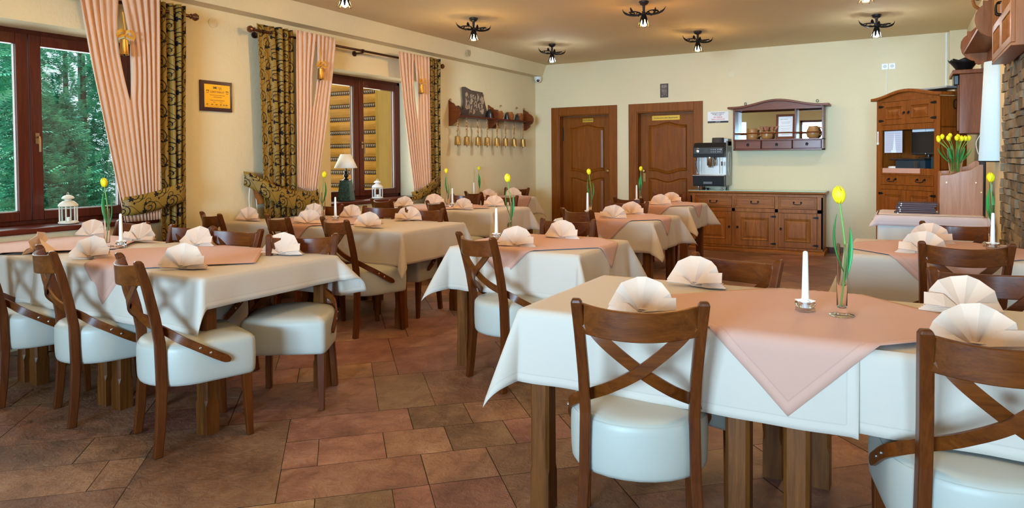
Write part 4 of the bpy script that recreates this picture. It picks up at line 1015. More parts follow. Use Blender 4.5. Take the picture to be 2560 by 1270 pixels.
# ================================================================== ON THE LEFT WALL
def wall_text(s, size, y, z, mat, parent, x=XL + .024): return text(s, size, mat, (x, y, z), (radians(90), 0, radians(90)), parent)
def plaque():
    t = thing('plaque', 'gold certificate plaque on dark wood between the windows', 'plaque', (0, 0, 0))
    MB().box(XL, 3.905, 1.742, XL + .018, 4.232, 2.010).build('board', M_plain('dark_gloss_wood', (0.045, 0.008, 0.008), 0.15), t, bevel=.004)
    MB().box(XL + .018, 3.942, 1.775, XL + .021, 4.206, 1.978).build('gold_plate', M_plain('gold_sheet', (0.80, 0.45, 0.03), 0.28, 0.75), t)
    x = XL + .0215
    wall_text('CERTYFIKAT', .026, 4.074, 1.912, ink_m, t, x); wall_text('Smaki', .015, 4.10, 1.952, ink_m, t, x); wall_text('Regionu', .010, 4.105, 1.938, ink_m, t, x)
    for s, z, y in (('Restauracja otrzymuje Certyfikat jakosci', 1.885, 4.075), ('w konkursie kulinarnym', 1.868, 4.075), ('za najlepsze potrawy kuchni regionalnej', 1.840, 4.07)): wall_text(s, .0095, y, z, ink_m, t, x)
    b = MB()
    b.box(x, 4.032, 1.938, x + .001, 4.038, 1.962); b.lathe([(.011, 0), (.011, .001)], (x, 4.052, 1.950), 6, axis='x'); b.box(x, 4.066, 1.938, x + .001, 4.070, 1.962)
    for y0, s in ((3.975, 1), (4.175, -1)):
        for k in range(3): b.box(x, y0 + s * .010 * (k - 1) - .003, 1.915 + .005 * (k % 2), x + .001, y0 + s * .010 * (k - 1) + .003, 1.928)
        b.box(x, y0 - .012, 1.902, x + .001, y0 + .012, 1.906)
    for y in (3.972, 4.02, 4.066, 4.11, 4.143, 4.17): b.box(x, y - .009, 1.797, x + .001, y - .001, 1.806); b.box(x, y, 1.800, x + .001, y + .012, 1.803)
    b.box(x, 3.965, 1.785, x + .001, 4.18, 1.7865)
    for y in (4.04, 4.11): b.box(x, y - .014, 1.824, x + .001, y + .014, 1.8255); b.box(x, y - .010, 1.817, x + .001, y + .010, 1.818)
    b.build('engraving', ink_m, t)
plaque()
def cap(label, y, z):
    tag(MB().lathe([(.044, 0), (.044, .004), (.040, .006), (0, .006)], (XL, y, z), 28, axis='x').build('junction_cover', M_plaster('cap_plaster', (0.72, 0.62, 0.42), .1), smooth=True, angle=35), label, 'cover plate')
cap('round blind cover on the wall right of the first curtain rod', 4.055, 2.525)
tag(MB().lathe([(.046, 0), (.046, -.004), (.042, -.006), (0, -.006)], (-2.156, YB, 2.49), 28, axis='y').build('junction_cover', M_plaster('cap_plaster2', (0.76, 0.68, 0.50), .1), smooth=True, angle=35), 'round blind cover on the end wall above the mirror shelf', 'cover plate')
def vent():
    t = thing('air_vent', 'oval slatted air vent on the plaster beam', 'vent', (-5.150, 7.92, 2.762))
    n = 28; b = MB(); b.lathe([(.050, 0), (.052, .006), (.042, .009), (.040, .004), (0, .003)], (0, 0, 0), n, axis='x', sx=1.0, sy=1.45)
    b.build('vent_rim', M_plain('vent_plastic', (0.55, 0.45, 0.28), .5), t, smooth=True, angle=30)
    s = MB()
    for k in range(-5, 6):
        w = .040 * sqrt(max(0, 1 - (k * .0105 / .06) ** 2)); s.box(.003, -w, k * .0105 - .003, .009, w, k * .0105 + .001)
    s.build('slats', M_plain('vent_dark', (0.25, 0.19, 0.10), .6), t)
vent()
def security_cam():
    t = thing('security_camera', 'white dome security camera in the corner under the beam', 'camera', (-5.23, 10.13, 2.645))
    MB().lathe([(.062, 0), (.062, -.030), (.054, -.062), (.036, -.088), (0, -.098)], (0, 0, 0), 24).build('housing', white_plastic, t, smooth=True, angle=50)
    d = Vector((.45, -.78, -.42)).normalized(); p = Vector((0, 0, -.045)) + d * .045
    b = MB(); b.tube([p - d * .012, p + d * .010], .023, 16); b.build('lens', black_plastic, t, smooth=True, angle=50)
security_cam()

# bell shelf
def scroll_bracket(y, tall):
    # side board profile in the xz plane, from the wall outward
    P = [(0, 1.752), (.05, 1.757), (.09, 1.785), (.125, 1.81), (.13, 1.84), (.165, 1.86), (.185, 1.90), (.185, 1.945), (.165, 1.985), (.13, 2.01), (.10, 2.025), (.085, 2.05), (.05, 2.065), (.025, 2.085), (0, 2.10)]
    return MB().prism([(XL + a, b) for a, b in P], y - .011, y + .011, 'xz')
sh = thing('bell_shelf', 'long red-brown wall shelf with scrolled side boards above the row of bells', 'shelf')
for y in (7.705, 8.72, 9.80): scroll_bracket(y, True).build('side_board', wood_shelf, sh, bevel=.003)
MB().box(XL, 7.70, 1.872, XL + .175, 8.72, 1.895).build('shelf_board', wood_dark_y, sh, bevel=.003)
MB().box(XL, 8.72, 1.872, XL + .165, 9.80, 1.895).build('shelf_board', wood_dark_y, sh, bevel=.003)
MB().box(XL, 8.73, 1.76, XL + .02, 8.98, 2.04).build('back_board', wood_shelf, sh, bevel=.003)
for y in (7.71, 9.05, 9.55, 9.79):
    MB().tube([(XL + .02 + .014 * cos(a), y, 2.10 + .014 * sin(a)) for a in [i * pi / 5 for i in range(-1, 8)]], .005, 6).build('curl_hook', wood_orange, sh, smooth=True)
BELLS = [7.76, 7.985, 8.273, 8.521, 8.80, 9.051, 9.31, 9.60]; BORD = ['leftmost', 'second', 'third', 'fourth', 'fifth', 'sixth', 'seventh', 'rightmost']
for i, y in enumerate(BELLS):
    lx, ly = XL + .10, y
    t = thing('hanging_bell', BORD[i] + ' of the eight brass bells hanging in a row below the wall shelf', 'bell', (lx, ly, 1.615), group='brass bells hanging below the wall shelf')
    b = MB(); bell_body(b, (0, 0, 0), .036, .043, .118); bo = b.build('bell_body', M_plain('bell_gold', (0.40, 0.24, 0.07), 0.38, 0.8), t, smooth=True, angle=50); bo.rotation_euler = (radians(rnd.uniform(-5, 5)), 0, rnd.random())
    MB().tube([(.0, .010 * cos(a), .012 + .018 * sin(a)) for a in [2 * pi * k / 12 for k in range(13)]], .0025, 6).build('loop', iron, t)
    MB().tube([(0, 0, -.02), (0, 0, -.145)], .004, 6).build('clapper', iron, t)
    P = catmull([(0, 0, .03), (.008, -.01, .08), (-.006, .012, .14), (.008, -.012, .20), (0, 0, .255)], 5)
    rt = NT('folk_ribbon'); n_ = rt.noise(rt.coord(), 60, 2); rt.base(rt.ramp(n_, [(.42, (0.16, 0.02, 0.02)), (.5, (0.50, 0.30, 0.10)), (.62, (0.66, 0.45, 0.22))])); rt.set(Roughness=.7)
    MB().band(P, [(1, .25 * sin(k), 0) for k in range(len(P))], [.020 + .016 * sin(pi * k / (len(P) - 1)) for k in range(len(P))], .008).build('ribbon', rt.m if i == 0 else bpy.data.materials['folk_ribbon'], t, smooth=True)
# things on the bell shelf
def relief():
    t = thing('carved_plaque', 'dark carved slab with a pale village scene leaning on the wall shelf', 'carving', (0, 0, 0))
    ol = [(7.97, 1.896), (8.62, 1.896), (8.64, 1.95), (8.53, 2.18), (8.50, 2.262), (8.20, 2.270), (8.05, 2.305), (7.99, 2.30), (8.01, 2.10)]
    MB().prism(ol, XL + .02, XL + .045, 'yz').build('slab', M_plain('dark_slab', (0.07, 0.045, 0.03), .6), t, bevel=.004)
    r = random.Random(4); b = MB(); b.box(XL + .044, 8.03, 1.93, XL + .047, 8.52, 2.235, 1)
    for k in range(120):
        y = r.uniform(8.03, 8.50); z = r.uniform(1.93, 2.19); w = r.uniform(.006, .022); h = r.uniform(.012, .05); b.box(XL + .045, y, z, XL + .045 + r.uniform(.003, .012), y + w, z + h)
    b.build('carved_scene', [M_plain('pale_carving', (0.42, 0.30, 0.20), .7), M_plain('carving_ground', (0.09, 0.055, 0.035), .7)], t)
relief()
def bowl_(label, y, r):
    t = thing('carved_sleigh', label, 'ornament', (XL + .11, y, 1.8955))
    MB().box(-.03, -.10, 0, .03, .10, .018).build('base', M_plain('dark_brown', (.03, .012, .01), .5), t, bevel=.004)
    P = [(-.10, .018), (.10, .018), (.13, .10), (.07, .085), (-.02, .06), (-.14, .13), (-.16, .11)]
    MB().prism(P, -.018, .018, 'yz').build('body', M_plain('dark_brown2', (.04, .016, .014), .45), t, bevel=.005)
bowl_('dark carved sleigh in front of the carved slab on the wall shelf', 7.90, 0)
def small_bell(label, x, y, z, s):
    t = thing('small_black_bell', label, 'ornament', (x, y, z), group='small black bells on the wall shelf')
    MB().lathe([(.036 * s, 0), (.034 * s, .01), (.026 * s, .045 * s), (.018 * s, .075 * s), (.006, .085 * s), (0, .086 * s)], (0, 0, 0), 16).build('bell_body', black_plastic, t, smooth=True, angle=50)
    MB().lathe([(.005, 0), (.009, .008), (0, .017)], (0, 0, .085 * s), 10).build('knob', steel, t, smooth=True)
small_bell('large black bell next to the carved slab', XL + .09, 8.60, 1.8955, 1.5)
small_bell('left of the two little black bells between the wooden mugs', XL + .12, 9.055, 1.8955, 1.2)
small_bell('right of the two little black bells between the wooden mugs', XL + .12, 9.37, 1.8955, 1.1)
for y, lab in ((8.905, 'left'), (9.215, 'middle'), (9.53, 'right')):
    t = thing('wooden_mug', lab + ' wooden mug on the right half of the bell shelf', 'mug', (XL + .08, y, 1.8955), group='wooden mugs on the bell shelf')
    MB().lathe([(.052, 0), (.056, .01), (.05, .12), (.046, .12), (.046, .02), (0, .02)], (0, 0, 0), 18, cap=False).build('mug_body', wood_orange, t, smooth=True, angle=40)
    MB().tube(catmull([(.02, .045, .10), (.02, .085, .09), (.02, .085, .04), (.02, .048, .025)], 4), .006, 6).build('handle', wood_orange, t, smooth=True)

# ================================================================== CEILING LAMPS
bulb_m = {}
def lamp_mats(k):
    if k not in bulb_m:
        col = {'warm': (1.0, 0.61, 0.21), 'amber': (1.0, 0.46, 0.09), 'cool': (0.90, 0.97, 0.95)}[k]; bulb_m[k] = M_emit('bulb_' + k, col, LAMP_E)
    return bulb_m[k]
def make_lamp(kind, label):
    t = thing('ceiling_lamp', label, 'ceiling lamp', group='wrought iron ceiling lamps')
    b = MB(); b.lathe([(0, 0), (.048, 0), (.050, -.010), (.038, -.030), (.014, -.042), (.011, -.10), (.016, -.104), (.016, -.128), (0, -.13)], (0, 0, 0), 18); b.build('canopy', iron_n, t, smooth=True, angle=45)
    s = MB(); z0 = -.118
    for sg in (-1, 1):
        # main arm ending in an upturned leaf, plus two scrolls
        P = catmull([(0, 0, z0), (sg * .07, .012, z0 - .012), (sg * .14, .0, z0 - .006), (sg * .19, -.006, z0 + .018), (sg * .212, 0, z0 + .055)], 5); s.tube(P, [lerp(.009, .011, i / len(P)) if i < len(P) - 8 else max(.002, .013 * (len(P) - 1 - i) / 8) for i in range(len(P))], 8)
        for sy in (-1, 1):
            Q = [(sg * (.035 + .105 * u) + 0, sy * (.030 + .055 * sin(pi * u)), z0 + .004 + .01 * u) for u in [i / 10 for i in range(11)]]
            c = Q[-1]; Q += [(c[0] - sg * .022 + sg * .022 * cos(a) , c[1] - sy * .0 - sy * .022 * sin(a), c[2] + .006 * sin(a)) for a in [i * .5 for i in range(1, 9)]]
            s.tube(Q, .0055, 6)
            Q = [(sg * (.02 + .012 * sin(a * 1.2)) + sg * a * .014, sy * (.02 + a * .012), z0 - .004 + .010 * sin(a)) for a in [i * .45 for i in range(10)]]
            s.tube(Q, .005, 6)
    s.tube([(.0, -.085, z0), (0, .085, z0)], .0055, 6)
    s.build('scroll_frame', iron, t, smooth=True, angle=60)
    for a, hh in ((.9, .075), (3.9, .05)):
        m = MB(); leaf(m, (.12 * cos(a), .10 * sin(a), z0), (.155 * cos(a), .13 * sin(a), z0 + hh), .036, (cos(a), sin(a), 0), .006); m.build('iron_leaf', iron, t, smooth=True, solid=.002)
    # crown shaped conical shade: strips with gaps, tips bent outwards
    c = MB(); n = 8
    c.lathe([(.018, -.126), (.024, -.14), (.034, -.172)], (0, 0, 0), 24, cap=False)
    for k in range(n):
        a = 2 * pi * k / n; vs = []
        for z, r_, w in ((-.170, .0335, .42), (-.195, .041, .33), (-.222, .049, .20), (-.242, .060, .10), (-.246, .070, .04)): vs += [(r_ * cos(a - w), r_ * sin(a - w), z), (r_ * cos(a + w), r_ * sin(a + w), z)]
        c.add(vs, [(2 * i, 2 * i + 1, 2 * i + 3, 2 * i + 2) for i in range(4)])
    c.build('crown_shade', iron, t, solid=.0015, fix=False)
    MB().lathe([(.012, .034), (.018, .026), (.028, .012), (.032, -.004), (.027, -.020), (.015, -.030), (0, -.033)], (0, 0, -.212), 16).build('bulb', lamp_mats(kind), t, smooth=True, angle=180)
    return t
LAMPS = [(-4.12, 4.43, 'warm', 'ceiling lamp cut by the top edge above the second window curtains'), (-4.09, 6.40, 'warm', 'ceiling lamp second in the window side row, beside the beam vent'), (-4.12, 8.40, 'cool', 'white glowing ceiling lamp at the far left corner'),
 (-2.23, 6.60, 'amber', 'amber ceiling lamp in the middle row above the doors, nearest'), (-2.19, 8.50, 'warm', 'smaller warm ceiling lamp in the middle row before the doors'), (-0.26, 8.55, 'cool', 'white glowing ceiling lamp at the far right'), (-0.28, 6.56, 'warm', 'ceiling lamp cut by the top edge on the right'),
 (-2.20, 4.45, 'warm', 'unseen ceiling lamp over the middle of the room, added for warm light'), (-0.28, 4.45, 'warm', 'unseen ceiling lamp over the right tables, added for warm light'), (-4.12, 2.40, 'warm', 'unseen ceiling lamp over the long left table, added for warm light'), (-2.2, 2.3, 'warm', 'unseen ceiling lamp over the aisle, added for warm light'), (-.3, 2.3, 'warm', 'unseen ceiling lamp over the front right table, added for warm light')]  # this row hangs out of view, added to warm the front tables
protos = {}
for i, (x, y, k, lab) in enumerate(LAMPS):
    a = [.2, .5, .45, -.35, .3, .1, .7, 0, 0, 0, 0, 0][i]
    if k not in protos: protos[k] = o = make_lamp(k, lab)
    else: o = dup(protos[k], (0, 0, 0), 0, lab)
    o.location = (x, y, ZC); o.rotation_euler = (0, 0, a + radians(30))

# ================================================================== SIDEBOARD, COFFEE MACHINE, MIRROR SHELF
def rect_poly(x0, x1, z0, z1): return [(x0, z0), (x1, z0), (x1, z1), (x0, z1)]
def frame_front(mb, x0, x1, z0, z1, y, w=.012, out=.006):
    mb.box(x0, y - out, z0, x1, y, z0 + w); mb.box(x0, y - out, z1 - w, x1, y, z1); mb.box(x0, y - out, z0 + w, x0 + w, y, z1 - w); mb.box(x1 - w, y - out, z0 + w, x1, y, z1 - w)
def bail(parent, x, y, z, w=.045):
    b = MB(); b.tube(catmull([(x - w, y - .004, z), (x - w, y - .022, z - .004), (x - w * .95, y - .024, z - .022), (x, y - .025, z - .027), (x + w * .95, y - .024, z - .022), (x + w, y - .022, z - .004), (x + w, y - .004, z)], 4), .0042, 6)
    for s in (-1, 1): b.lathe([(.013, 0), (.011, -.006), (0, -.008)], (x + s * w, y, z), 10, axis='y')
    b.build('drawer_handle', iron, parent, smooth=True)
def ringpull(parent, x, y, z, r=.015):
    b = MB(); b.lathe([(r, 0), (r * .8, -.005), (0, -.006)], (x, y, z), 12, axis='y'); b.tube([(x + r * .8 * cos(a), y - .010, z - .010 + r * .8 * sin(a)) for a in [2 * pi * k / 12 for k in range(13)]], .003, 6); b.build('ring_pull', iron, parent, smooth=True)
def hinge(parent, x, y, z, s):
    P = [(x, z - .014), (x + s * .045, z - .012), (x + s * .075, z), (x + s * .045, z + .012), (x, z + .014)]
    MB().prism(P, y - .004, y, 'xz').build('strap_hinge', iron, parent, bevel=.001)
def sideboard():
    t = thing('sideboard', 'long stained pine sideboard with three drawers and three doors', 'sideboard', (-1.76, 9.98, 0)); X0, X1 = -.86, .86; yf = -.215; yb = .235
    b = MB(); b.box(X0, yf + .012, .04, X0 + .03, yb, .80); b.box(X1 - .03, yf + .012, .04, X1, yb, .80); b.box(X0 + .03, yb - .012, .04, X1 - .03, yb, .80); b.box(X0 + .03, yf + .012, .04, X1 - .03, yb - .012, .07)
    b.build('carcass', wood_pine, t, bevel=.003)
    MB().prism([(yf - .02, 0), (yf - .02, .035), (yf + .012, .06), (yb, .06), (yb, 0)], X0 - .02, X1 + .02, 'yz').build('plinth', wood_pine_x, t, bevel=.004)
    MB().prism([(yf - .03, .815), (yf - .03, .825), (yf - .02, .835), (yb, .835), (yb, .80), (yf, .80)], X0 - .03, X1 + .03, 'yz').build('top_board', wood_pine_x, t, bevel=.003)
    MB().box(X0 - .028, yf - .028, .8352, X1 + .028, yb, .842).build('glass_top', M_plain('green_glass', (0.35, 0.60, 0.52), .03, 0.0), t)
    f = MB(); cs = [X0, X0 + .59, X1 - .56 + .0, X1]; cs = [X0, -.27, .29, X1]; st = .045
    f.box(X0, yf, .06, X1, yf + .02, .09); f.box(X0, yf, .555, X1, yf + .02, .605); f.box(X0, yf, .765, X1, yf + .02, .80)
    for c in cs: w = st if c in (X0,) else 0; f.box(max(X0, c - st / 2), yf, .09, min(X1, c + st / 2), yf + .02, .765)
    f.box(X1 - .07, yf, .09, X1, yf + .02, .765); f.box(X0, yf, .09, X0 + .07, yf + .02, .765)
    f.build('face_frame', wood_pine, t, bevel=.002)
    for i in range(3):
        a = cs[i] + (.07 if i == 0 else st / 2) + .003; c = cs[i + 1] - (.07 if i == 2 else st / 2) - .003
        d = MB(); d.box(a, yf + .004, .609, c, yf + .018, .761); frame_front(d, a, c, .609, .761, yf + .004, .014, .010); frame_front(d, a + .022, c - .022, .631, .739, yf + .004, .010, .004)
        dr = d.build('drawer', wood_pine_x, t, bevel=.002); bail(dr, (a + c) / 2, yf + .003, .695)
        d = MB(); d.box(a, yf + .006, .094, c, yf + .018, .551); w = .075
        for q in ((a, a + w, .094, .551), (c - w, c, .094, .551), (a + w, c - w, .094, .094 + w), (a + w, c - w, .551 - w, .551)): d.box(q[0], yf - .004, q[2], q[1], yf + .006, q[3])
        raised(d, rect_poly(a + w, c - w, .094 + w, .551 - w), yf + .004, .010, .03)
        dd = d.build('cabinet_door', wood_pine, t, bevel=.0015); s = 1 if i == 0 else -1
        ringpull(dd, (c - .030) if i == 0 else (a + .030), yf - .004, .345)
        hx = (a - .01) if i == 0 else (c + .02)
        for z in (.50, .135): hinge(dd, hx, yf - .004, z, 1 if i == 0 else -1)
    return t
sideboard()
def coffee_machine():
    t = thing('coffee_machine', 'black and steel espresso machine standing on the sideboard', 'coffee machine', (-2.36, 9.98, .8425)); w = .205
    gy = M_plain('grey_side', (0.30, 0.33, 0.34), .35, .3); st = M_plain('brushed_steel', (0.55, 0.53, 0.50), .25, 1.0)
    b = MB(); b.box(-w + .01, .0, .06, w, .22, .66); b.build('body', st, t, bevel=.006)
    b = MB(); b.box(w, -.10, .06, w + .012, .225, .69); b.build('side_panel', gy, t, bevel=.012); MB().box(-w - .002, -.10, .22, -w + .010, .225, .47).build('side_panel', gy, t, bevel=.004)
    # round maker's mark of slanted bars on the side
    b = MB()
    for k in range(5):
        q = (k - 2) * .045; h = sqrt(max(0, .16 ** 2 - (q * 1.35) ** 2)) * .5
        b.add([(w + .0125, q * .8 + .04 - .03, .37 + q - .012 - h * .25), (w + .0125, q * .8 + .04 + .05, .37 + q + .05), (w + .0125, q * .8 + .04 + .05, .37 + q + .072), (w + .0125, q * .8 + .04 - .03, .37 + q + .010 - h * .25)], [(0, 1, 2, 3)])
    b.tube([(w + .0125, .05 + .07 * cos(a), .37 + .17 * sin(a)) for a in [pi * k / 12 + pi / 2 for k in range(25)]], .006, 6); b.build('side_logo', M_plain('pale_logo', (0.62, 0.66, 0.64), .4), t)
    MB().prism([(-.22, .46), (-.225, .50), (-.20, .60), (-.14, .665), (.20, .665), (.20, .46)], -w - .02, w + .004, 'yz').build('head', black_plastic, t, bevel=.006)
    p = MB(); p.box(-w - .005, -.232, .505, w - .012, -.222, .595); pn = p.build('control_panel', M_plain('panel_dark', (.025, .027, .03), .25), t, bevel=.003)
    MB().box(-.065, -.2345, .525, -.005, -.232, .580).build('display', M_plain('display', (.05, .06, .06), .1), pn)
    k = MB()
    for i in range(3):
        for j in range(2): k.box(.028 + i * .028, -.2345, .530 + j * .032, .040 + i * .028, -.232, .538 + j * .032)
    for i in range(2):
        for j in range(2): k.box(.122 + i * .026, -.2345, .530 + j * .032, .132 + i * .026, -.232, .542 + j * .032)
    k.box(.166, -.2345, .560, .176, -.232, .575); k.build('buttons', M_plain('button_white', (.5, .5, .5), .5), pn)
    MB().lathe([(.022, 0), (.020, -.012), (.008, -.014), (0, -.014)], (-.155, -.232, .545), 18, axis='y').build('knob', steel, pn, smooth=True, angle=40)
    text('Coffee', .014, white_plastic, (-.15, -.2335, .586), (radians(90), 0, 0), pn)
    MB().prism([(-.235, .20), (-.215, .055), (.2, .055), (.2, .20)], -w - .02, w - .0, 'yz').build('drip_drawer', black_plastic, t, bevel=.008)
    MB().box(-.075, -.232, .088, .045, -.226, .118).build('drawer_badge', M_plain('badge', (.12, .13, .14), .3), t)
    MB().box(-w - .022, -.24, .20, w + .002, .0, .212).build('drip_tray', st, t, bevel=.003)
    g = MB(); g.lathe([(.042, .46), (.042, .35), (.036, .34), (.024, .335), (.022, .315), (0, .315)], (-.01, -.12, 0), 20); g.tube(catmull([(.05, -.12, .46), (.065, -.13, .40), (.055, -.12, .34)], 5), .012, 8)
    g.build('brew_group', M_plain('chrome', (.75, .8, .85), .08, 1.0), t, smooth=True, angle=45)
    for x in (-.155, .135): 
        q = MB(); q.tube([(x, -.16, .46), (x, -.165, .23)], .006, 8); q.build('steam_pipe', steel, t, smooth=True)
    q = MB(); q.tube(catmull([(-.19, -.17, .46), (-.18, -.18, .42), (-.195, -.19, .38), (-.17, -.17, .25)], 5), .005, 8); q.build('steam_wand', black_plastic, t, smooth=True); q = MB(); q.lathe([(.010, .40), (.012, .37), (.010, .34)], (.165, -.17, 0), 10); q.build('wand_grip', black_plastic, t, smooth=True)
    for x in (-.165, .165):
        for y in (-.15, .16): MB().lathe([(.018, 0), (.016, .012), (.012, .02), (.014, .055)], (x, y, 0), 14).build('foot', M_plain('foot_chrome', (.2, .2, .22), .2, .8), t, smooth=True)
    MB().lathe([(.085, .665), (.082, .73), (.080, .735), (0, .738)], (.07, .02, 0), 20).build('bean_hopper', M_plain('smoked_plastic', (.05, .045, .045), .1), t, smooth=True, angle=40)
    MB().box(.16, -.02, .62, w + .012, .20, .72).build('cup_rail', gy, t, bevel=.004)
    for x, lab in ((-.10, 'left'), (-.04, 'right')):
        c = thing('small_cup', 'small dark cup under the coffee machine, ' + lab, 'cup', (-2.36 + x, 9.86, .8425), group='small dark cups under the coffee machine')
        MB().lathe([(.014, 0), (.022, .03), (.020, .03), (.012, .004), (0, .004)], (0, 0, 0), 14, cap=False).build('cup_body', black_plastic, c, smooth=True); MB().tube([(.022 + .012 * cos(a), 0, .016 + .010 * sin(a)) for a in [k * .6 - 1.8 for k in range(7)]], .0025, 6).build('handle', black_plastic, c, smooth=True)
coffee_machine()
mirror_m = M_plain('mirror_silver', (0.92, 0.93, 0.92), 0.01, 1.0)
def mirror_shelf():
    t = thing('mirror_shelf', 'dark wooden wall shelf with arched top, mirror back and three drawers', 'wall shelf', (0, 0, 0)); X0, X1 = -2.075, -.915; yf = 9.965; Z0, Z1 = 1.392, 1.985
    b = MB(); b.box(X0, yf, Z0, X0 + .022, YB, Z1); b.box(X1 - .022, yf, Z0, X1, YB, Z1); b.box(X0, yf, Z0, X1, YB, Z0 + .018); b.box(X0, yf, 1.528, X1, YB, 1.546); b.box(X0, YB - .012, Z0, X1, YB - .001, Z1)
    b.box(-1.285, yf + .10, 1.546, -1.263, YB - .012, Z1)
    b.build('shelf_case', wood_shelf, t, bevel=.002)
    n = 24; f = lambda u: .085 * (.5 - .5 * cos(2 * pi * min(max((u - .06) / .88, 0), 1))) ** 1.1
    top = [(lerp(X0 - .07, X1 + .07, i / n), 1.972 + .03 + f(i / n)) for i in range(n + 1)]; bot = [(lerp(X0 - .07, X1 + .07, i / n), 1.972 + f(i / n) ) for i in range(n + 1)]
    MB().prism(bot + top[::-1], yf - .045, YB, 'xz').build('cornice', wood_shelf, t, bevel=.006)
    v = [(X0 + .002, 1.945)] + [(X1 - .002, 1.945)] + [(a, b_ + .004) for a, b_ in bot[::-1] if X0 < a < X1]
    MB().prism(v, yf - .004, yf + .012, 'xz').build('valance', wood_shelf, t, bevel=.002)
    MB().box(X0 + .022, YB - .018, 1.546, X1 - .022, YB - .0125, Z1 - .01).build('mirror', mirror_m, t)
    MB().tube([(X0 + .01, yf + .008, 1.628), (X1 - .01, yf + .008, 1.628)], .008, 8).build('rail', wood_shelf, t, smooth=True)
    for q in (X0 + .12, X1 - .10): MB().tube([(q + .014 * cos(a), YB - .02, 2.055 + .018 * sin(a)) for a in [2 * pi * k / 12 for k in range(13)]], .004, 6).build('hanging_ring', iron, t)
    ws = [X0 + .022, -1.70, -1.30, X1 - .022]
    for i in range(3):
        a, c = ws[i] + .006, ws[i + 1] - .006; d = MB(); d.box(a, yf + .004, 1.414, c, yf + .02, 1.524); frame_front(d, a, c, 1.414, 1.524, yf + .004, .010, .008); dr = d.build('drawer', wood_shelf, t, bevel=.002); ringpull(dr, (a + c) / 2, yf + .004, 1.474, .018)
mirror_shelf()
def pot(name, label, x, y, z, prof, handle=None, mat=None, grp=None):
    t = thing(name, label, 'pot', (x, y, z), group=grp); MB().lathe(prof, (0, 0, 0), 24, cap=False).build('pot_body', mat, t, smooth=True, angle=50)
    if handle: MB().tube(catmull(handle, 5), .008, 8).build('handle', mat, t, smooth=True)
    return t
clay = M_plain('turned_wood', (0.40, 0.19, 0.06), .35)
pot('wooden_tankard', 'turned wooden tankard at the left on the mirror shelf', -1.84, 10.09, 1.547, [(.062, 0), (.072, .012), (.078, .05), (.066, .08), (.062, .12), (.070, .15), (.064, .15), (.056, .12), (.06, .02), (0, .02)], [(.06, 0, .14), (.115, 0, .13), (.118, 0, .06), (.072, 0, .04)], clay, 'turned wooden pots on the mirror shelf')
tk = pot('wooden_pot', 'wooden pot holding brown utensils on the mirror shelf', -1.645, 10.09, 1.547, [(.050, 0), (.072, .015), (.080, .05), (.070, .085), (.074, .10), (.068, .10), (.062, .085), (.07, .03), (0, .02)], None, clay, 'turned wooden pots on the mirror shelf')
for i, (dx, dy, lean) in enumerate(((-.04, .01, -.35), (.0, .02, .0), (.035, 0, .35), (.05, .02, .7), (-.01, -.01, -.1))):
    u = thing('wooden_utensil', ['leftmost wooden utensil', 'flat wooden utensil', 'right leaning wooden utensil', 'far right leaning wooden utensil', 'central wooden utensil'][i] + ' standing in the wooden pot', 'utensil', (-1.645 + dx * .6, 10.09 + dy, 1.575), group='utensils in the wooden pot')
    MB().tube([(0, 0, 0), (lean * .10, 0, .10)], .005, 6).build('handle', wood_orange, u); MB().prism([(lean * .10 - .016, .095), (lean * .10 + .016, .095), (lean * .15 + .022, .150), (lean * .15 - .022, .150)], -.004, .004, 'xz').build('blade', wood_orange, u, bevel=.003)
pot('wooden_jug', 'rounded pale wooden jug at the right on the mirror shelf', -1.055, 10.09, 1.547, [(.05, 0), (.075, .02), (.088, .06), (.080, .11), (.060, .15), (.062, .165), (.056, .165), (.05, .14), (.07, .03), (0, .02)], [(.06, 0, .15), (.11, 0, .13), (.112, 0, .07), (.085, 0, .04)], clay, 'turned wooden pots on the mirror shelf')
def certificate():
    t = thing('framed_certificate', 'brown framed certificate leaning against the mirror', 'framed certificate', (-1.415, 10.15, 1.547), 0); t.rotation_euler = (radians(-9), 0, 0)
    b = MB(); frame_front(b, -.125, .125, 0, .345, 0, .032, .016); b.box(-.12, 0, .005, .12, .006, .34); b.build('frame', wood_shelf, t, bevel=.003)
    MB().box(-.095, -.002, .03, .095, 0, .315).build('paper', paper_m, t)
    text('CERTYFIKAT', .018, ink_m, (-.02, -.003, .275), (radians(90), 0, 0), t)
    b = MB()
    for k, (w, z) in enumerate(((.06, .235), (.05, .215), (.065, .18), (.06, .15), (.055, .125), (.06, .10), (.05, .06))): b.box(-w, -.003, z - .0018, w, -.002, z + .0018)
    b.build('printed_lines', M_plain('grey_ink', (.25, .25, .25), .6), t)
certificate()
def sign():
    t = thing('notice_sign', 'white notice with red words and black foot strip above the coffee machine', 'sign', (0, 0, 0)); x0, x1, z0, z1 = -2.49, -2.195, 1.80, 1.965; y = YB
    MB().box(x0, y - .004, z0, x1, y, z1).build('sign_board', paper_m, t); MB().box(x0, y - .005, z0, x1, y - .004, z0 + .028).build('black_strip', ink_m, t)
    cx = (x0 + x1) / 2
    for s, z, sz, m in (('SZANOWNI PANSTWO', 1.945, .019, ink_m), ('PROSIMY O CISZE W', 1.925, .017, ink_m), ('na terenie restauracji', 1.908, .011, ink_m), ('NA TERENIE', 1.882, .023, red_m), ('OBIEKTU OBOWIAZUJE', 1.853, .018, red_m)): text(s, sz, m, (cx, y - .0055, z), (radians(90), 0, 0), t, bold=.0004)
    text('DZIEKUJEMY', .013, paper_m, (cx, y - .0055, z0 + .014), (radians(90), 0, 0), t)
sign()
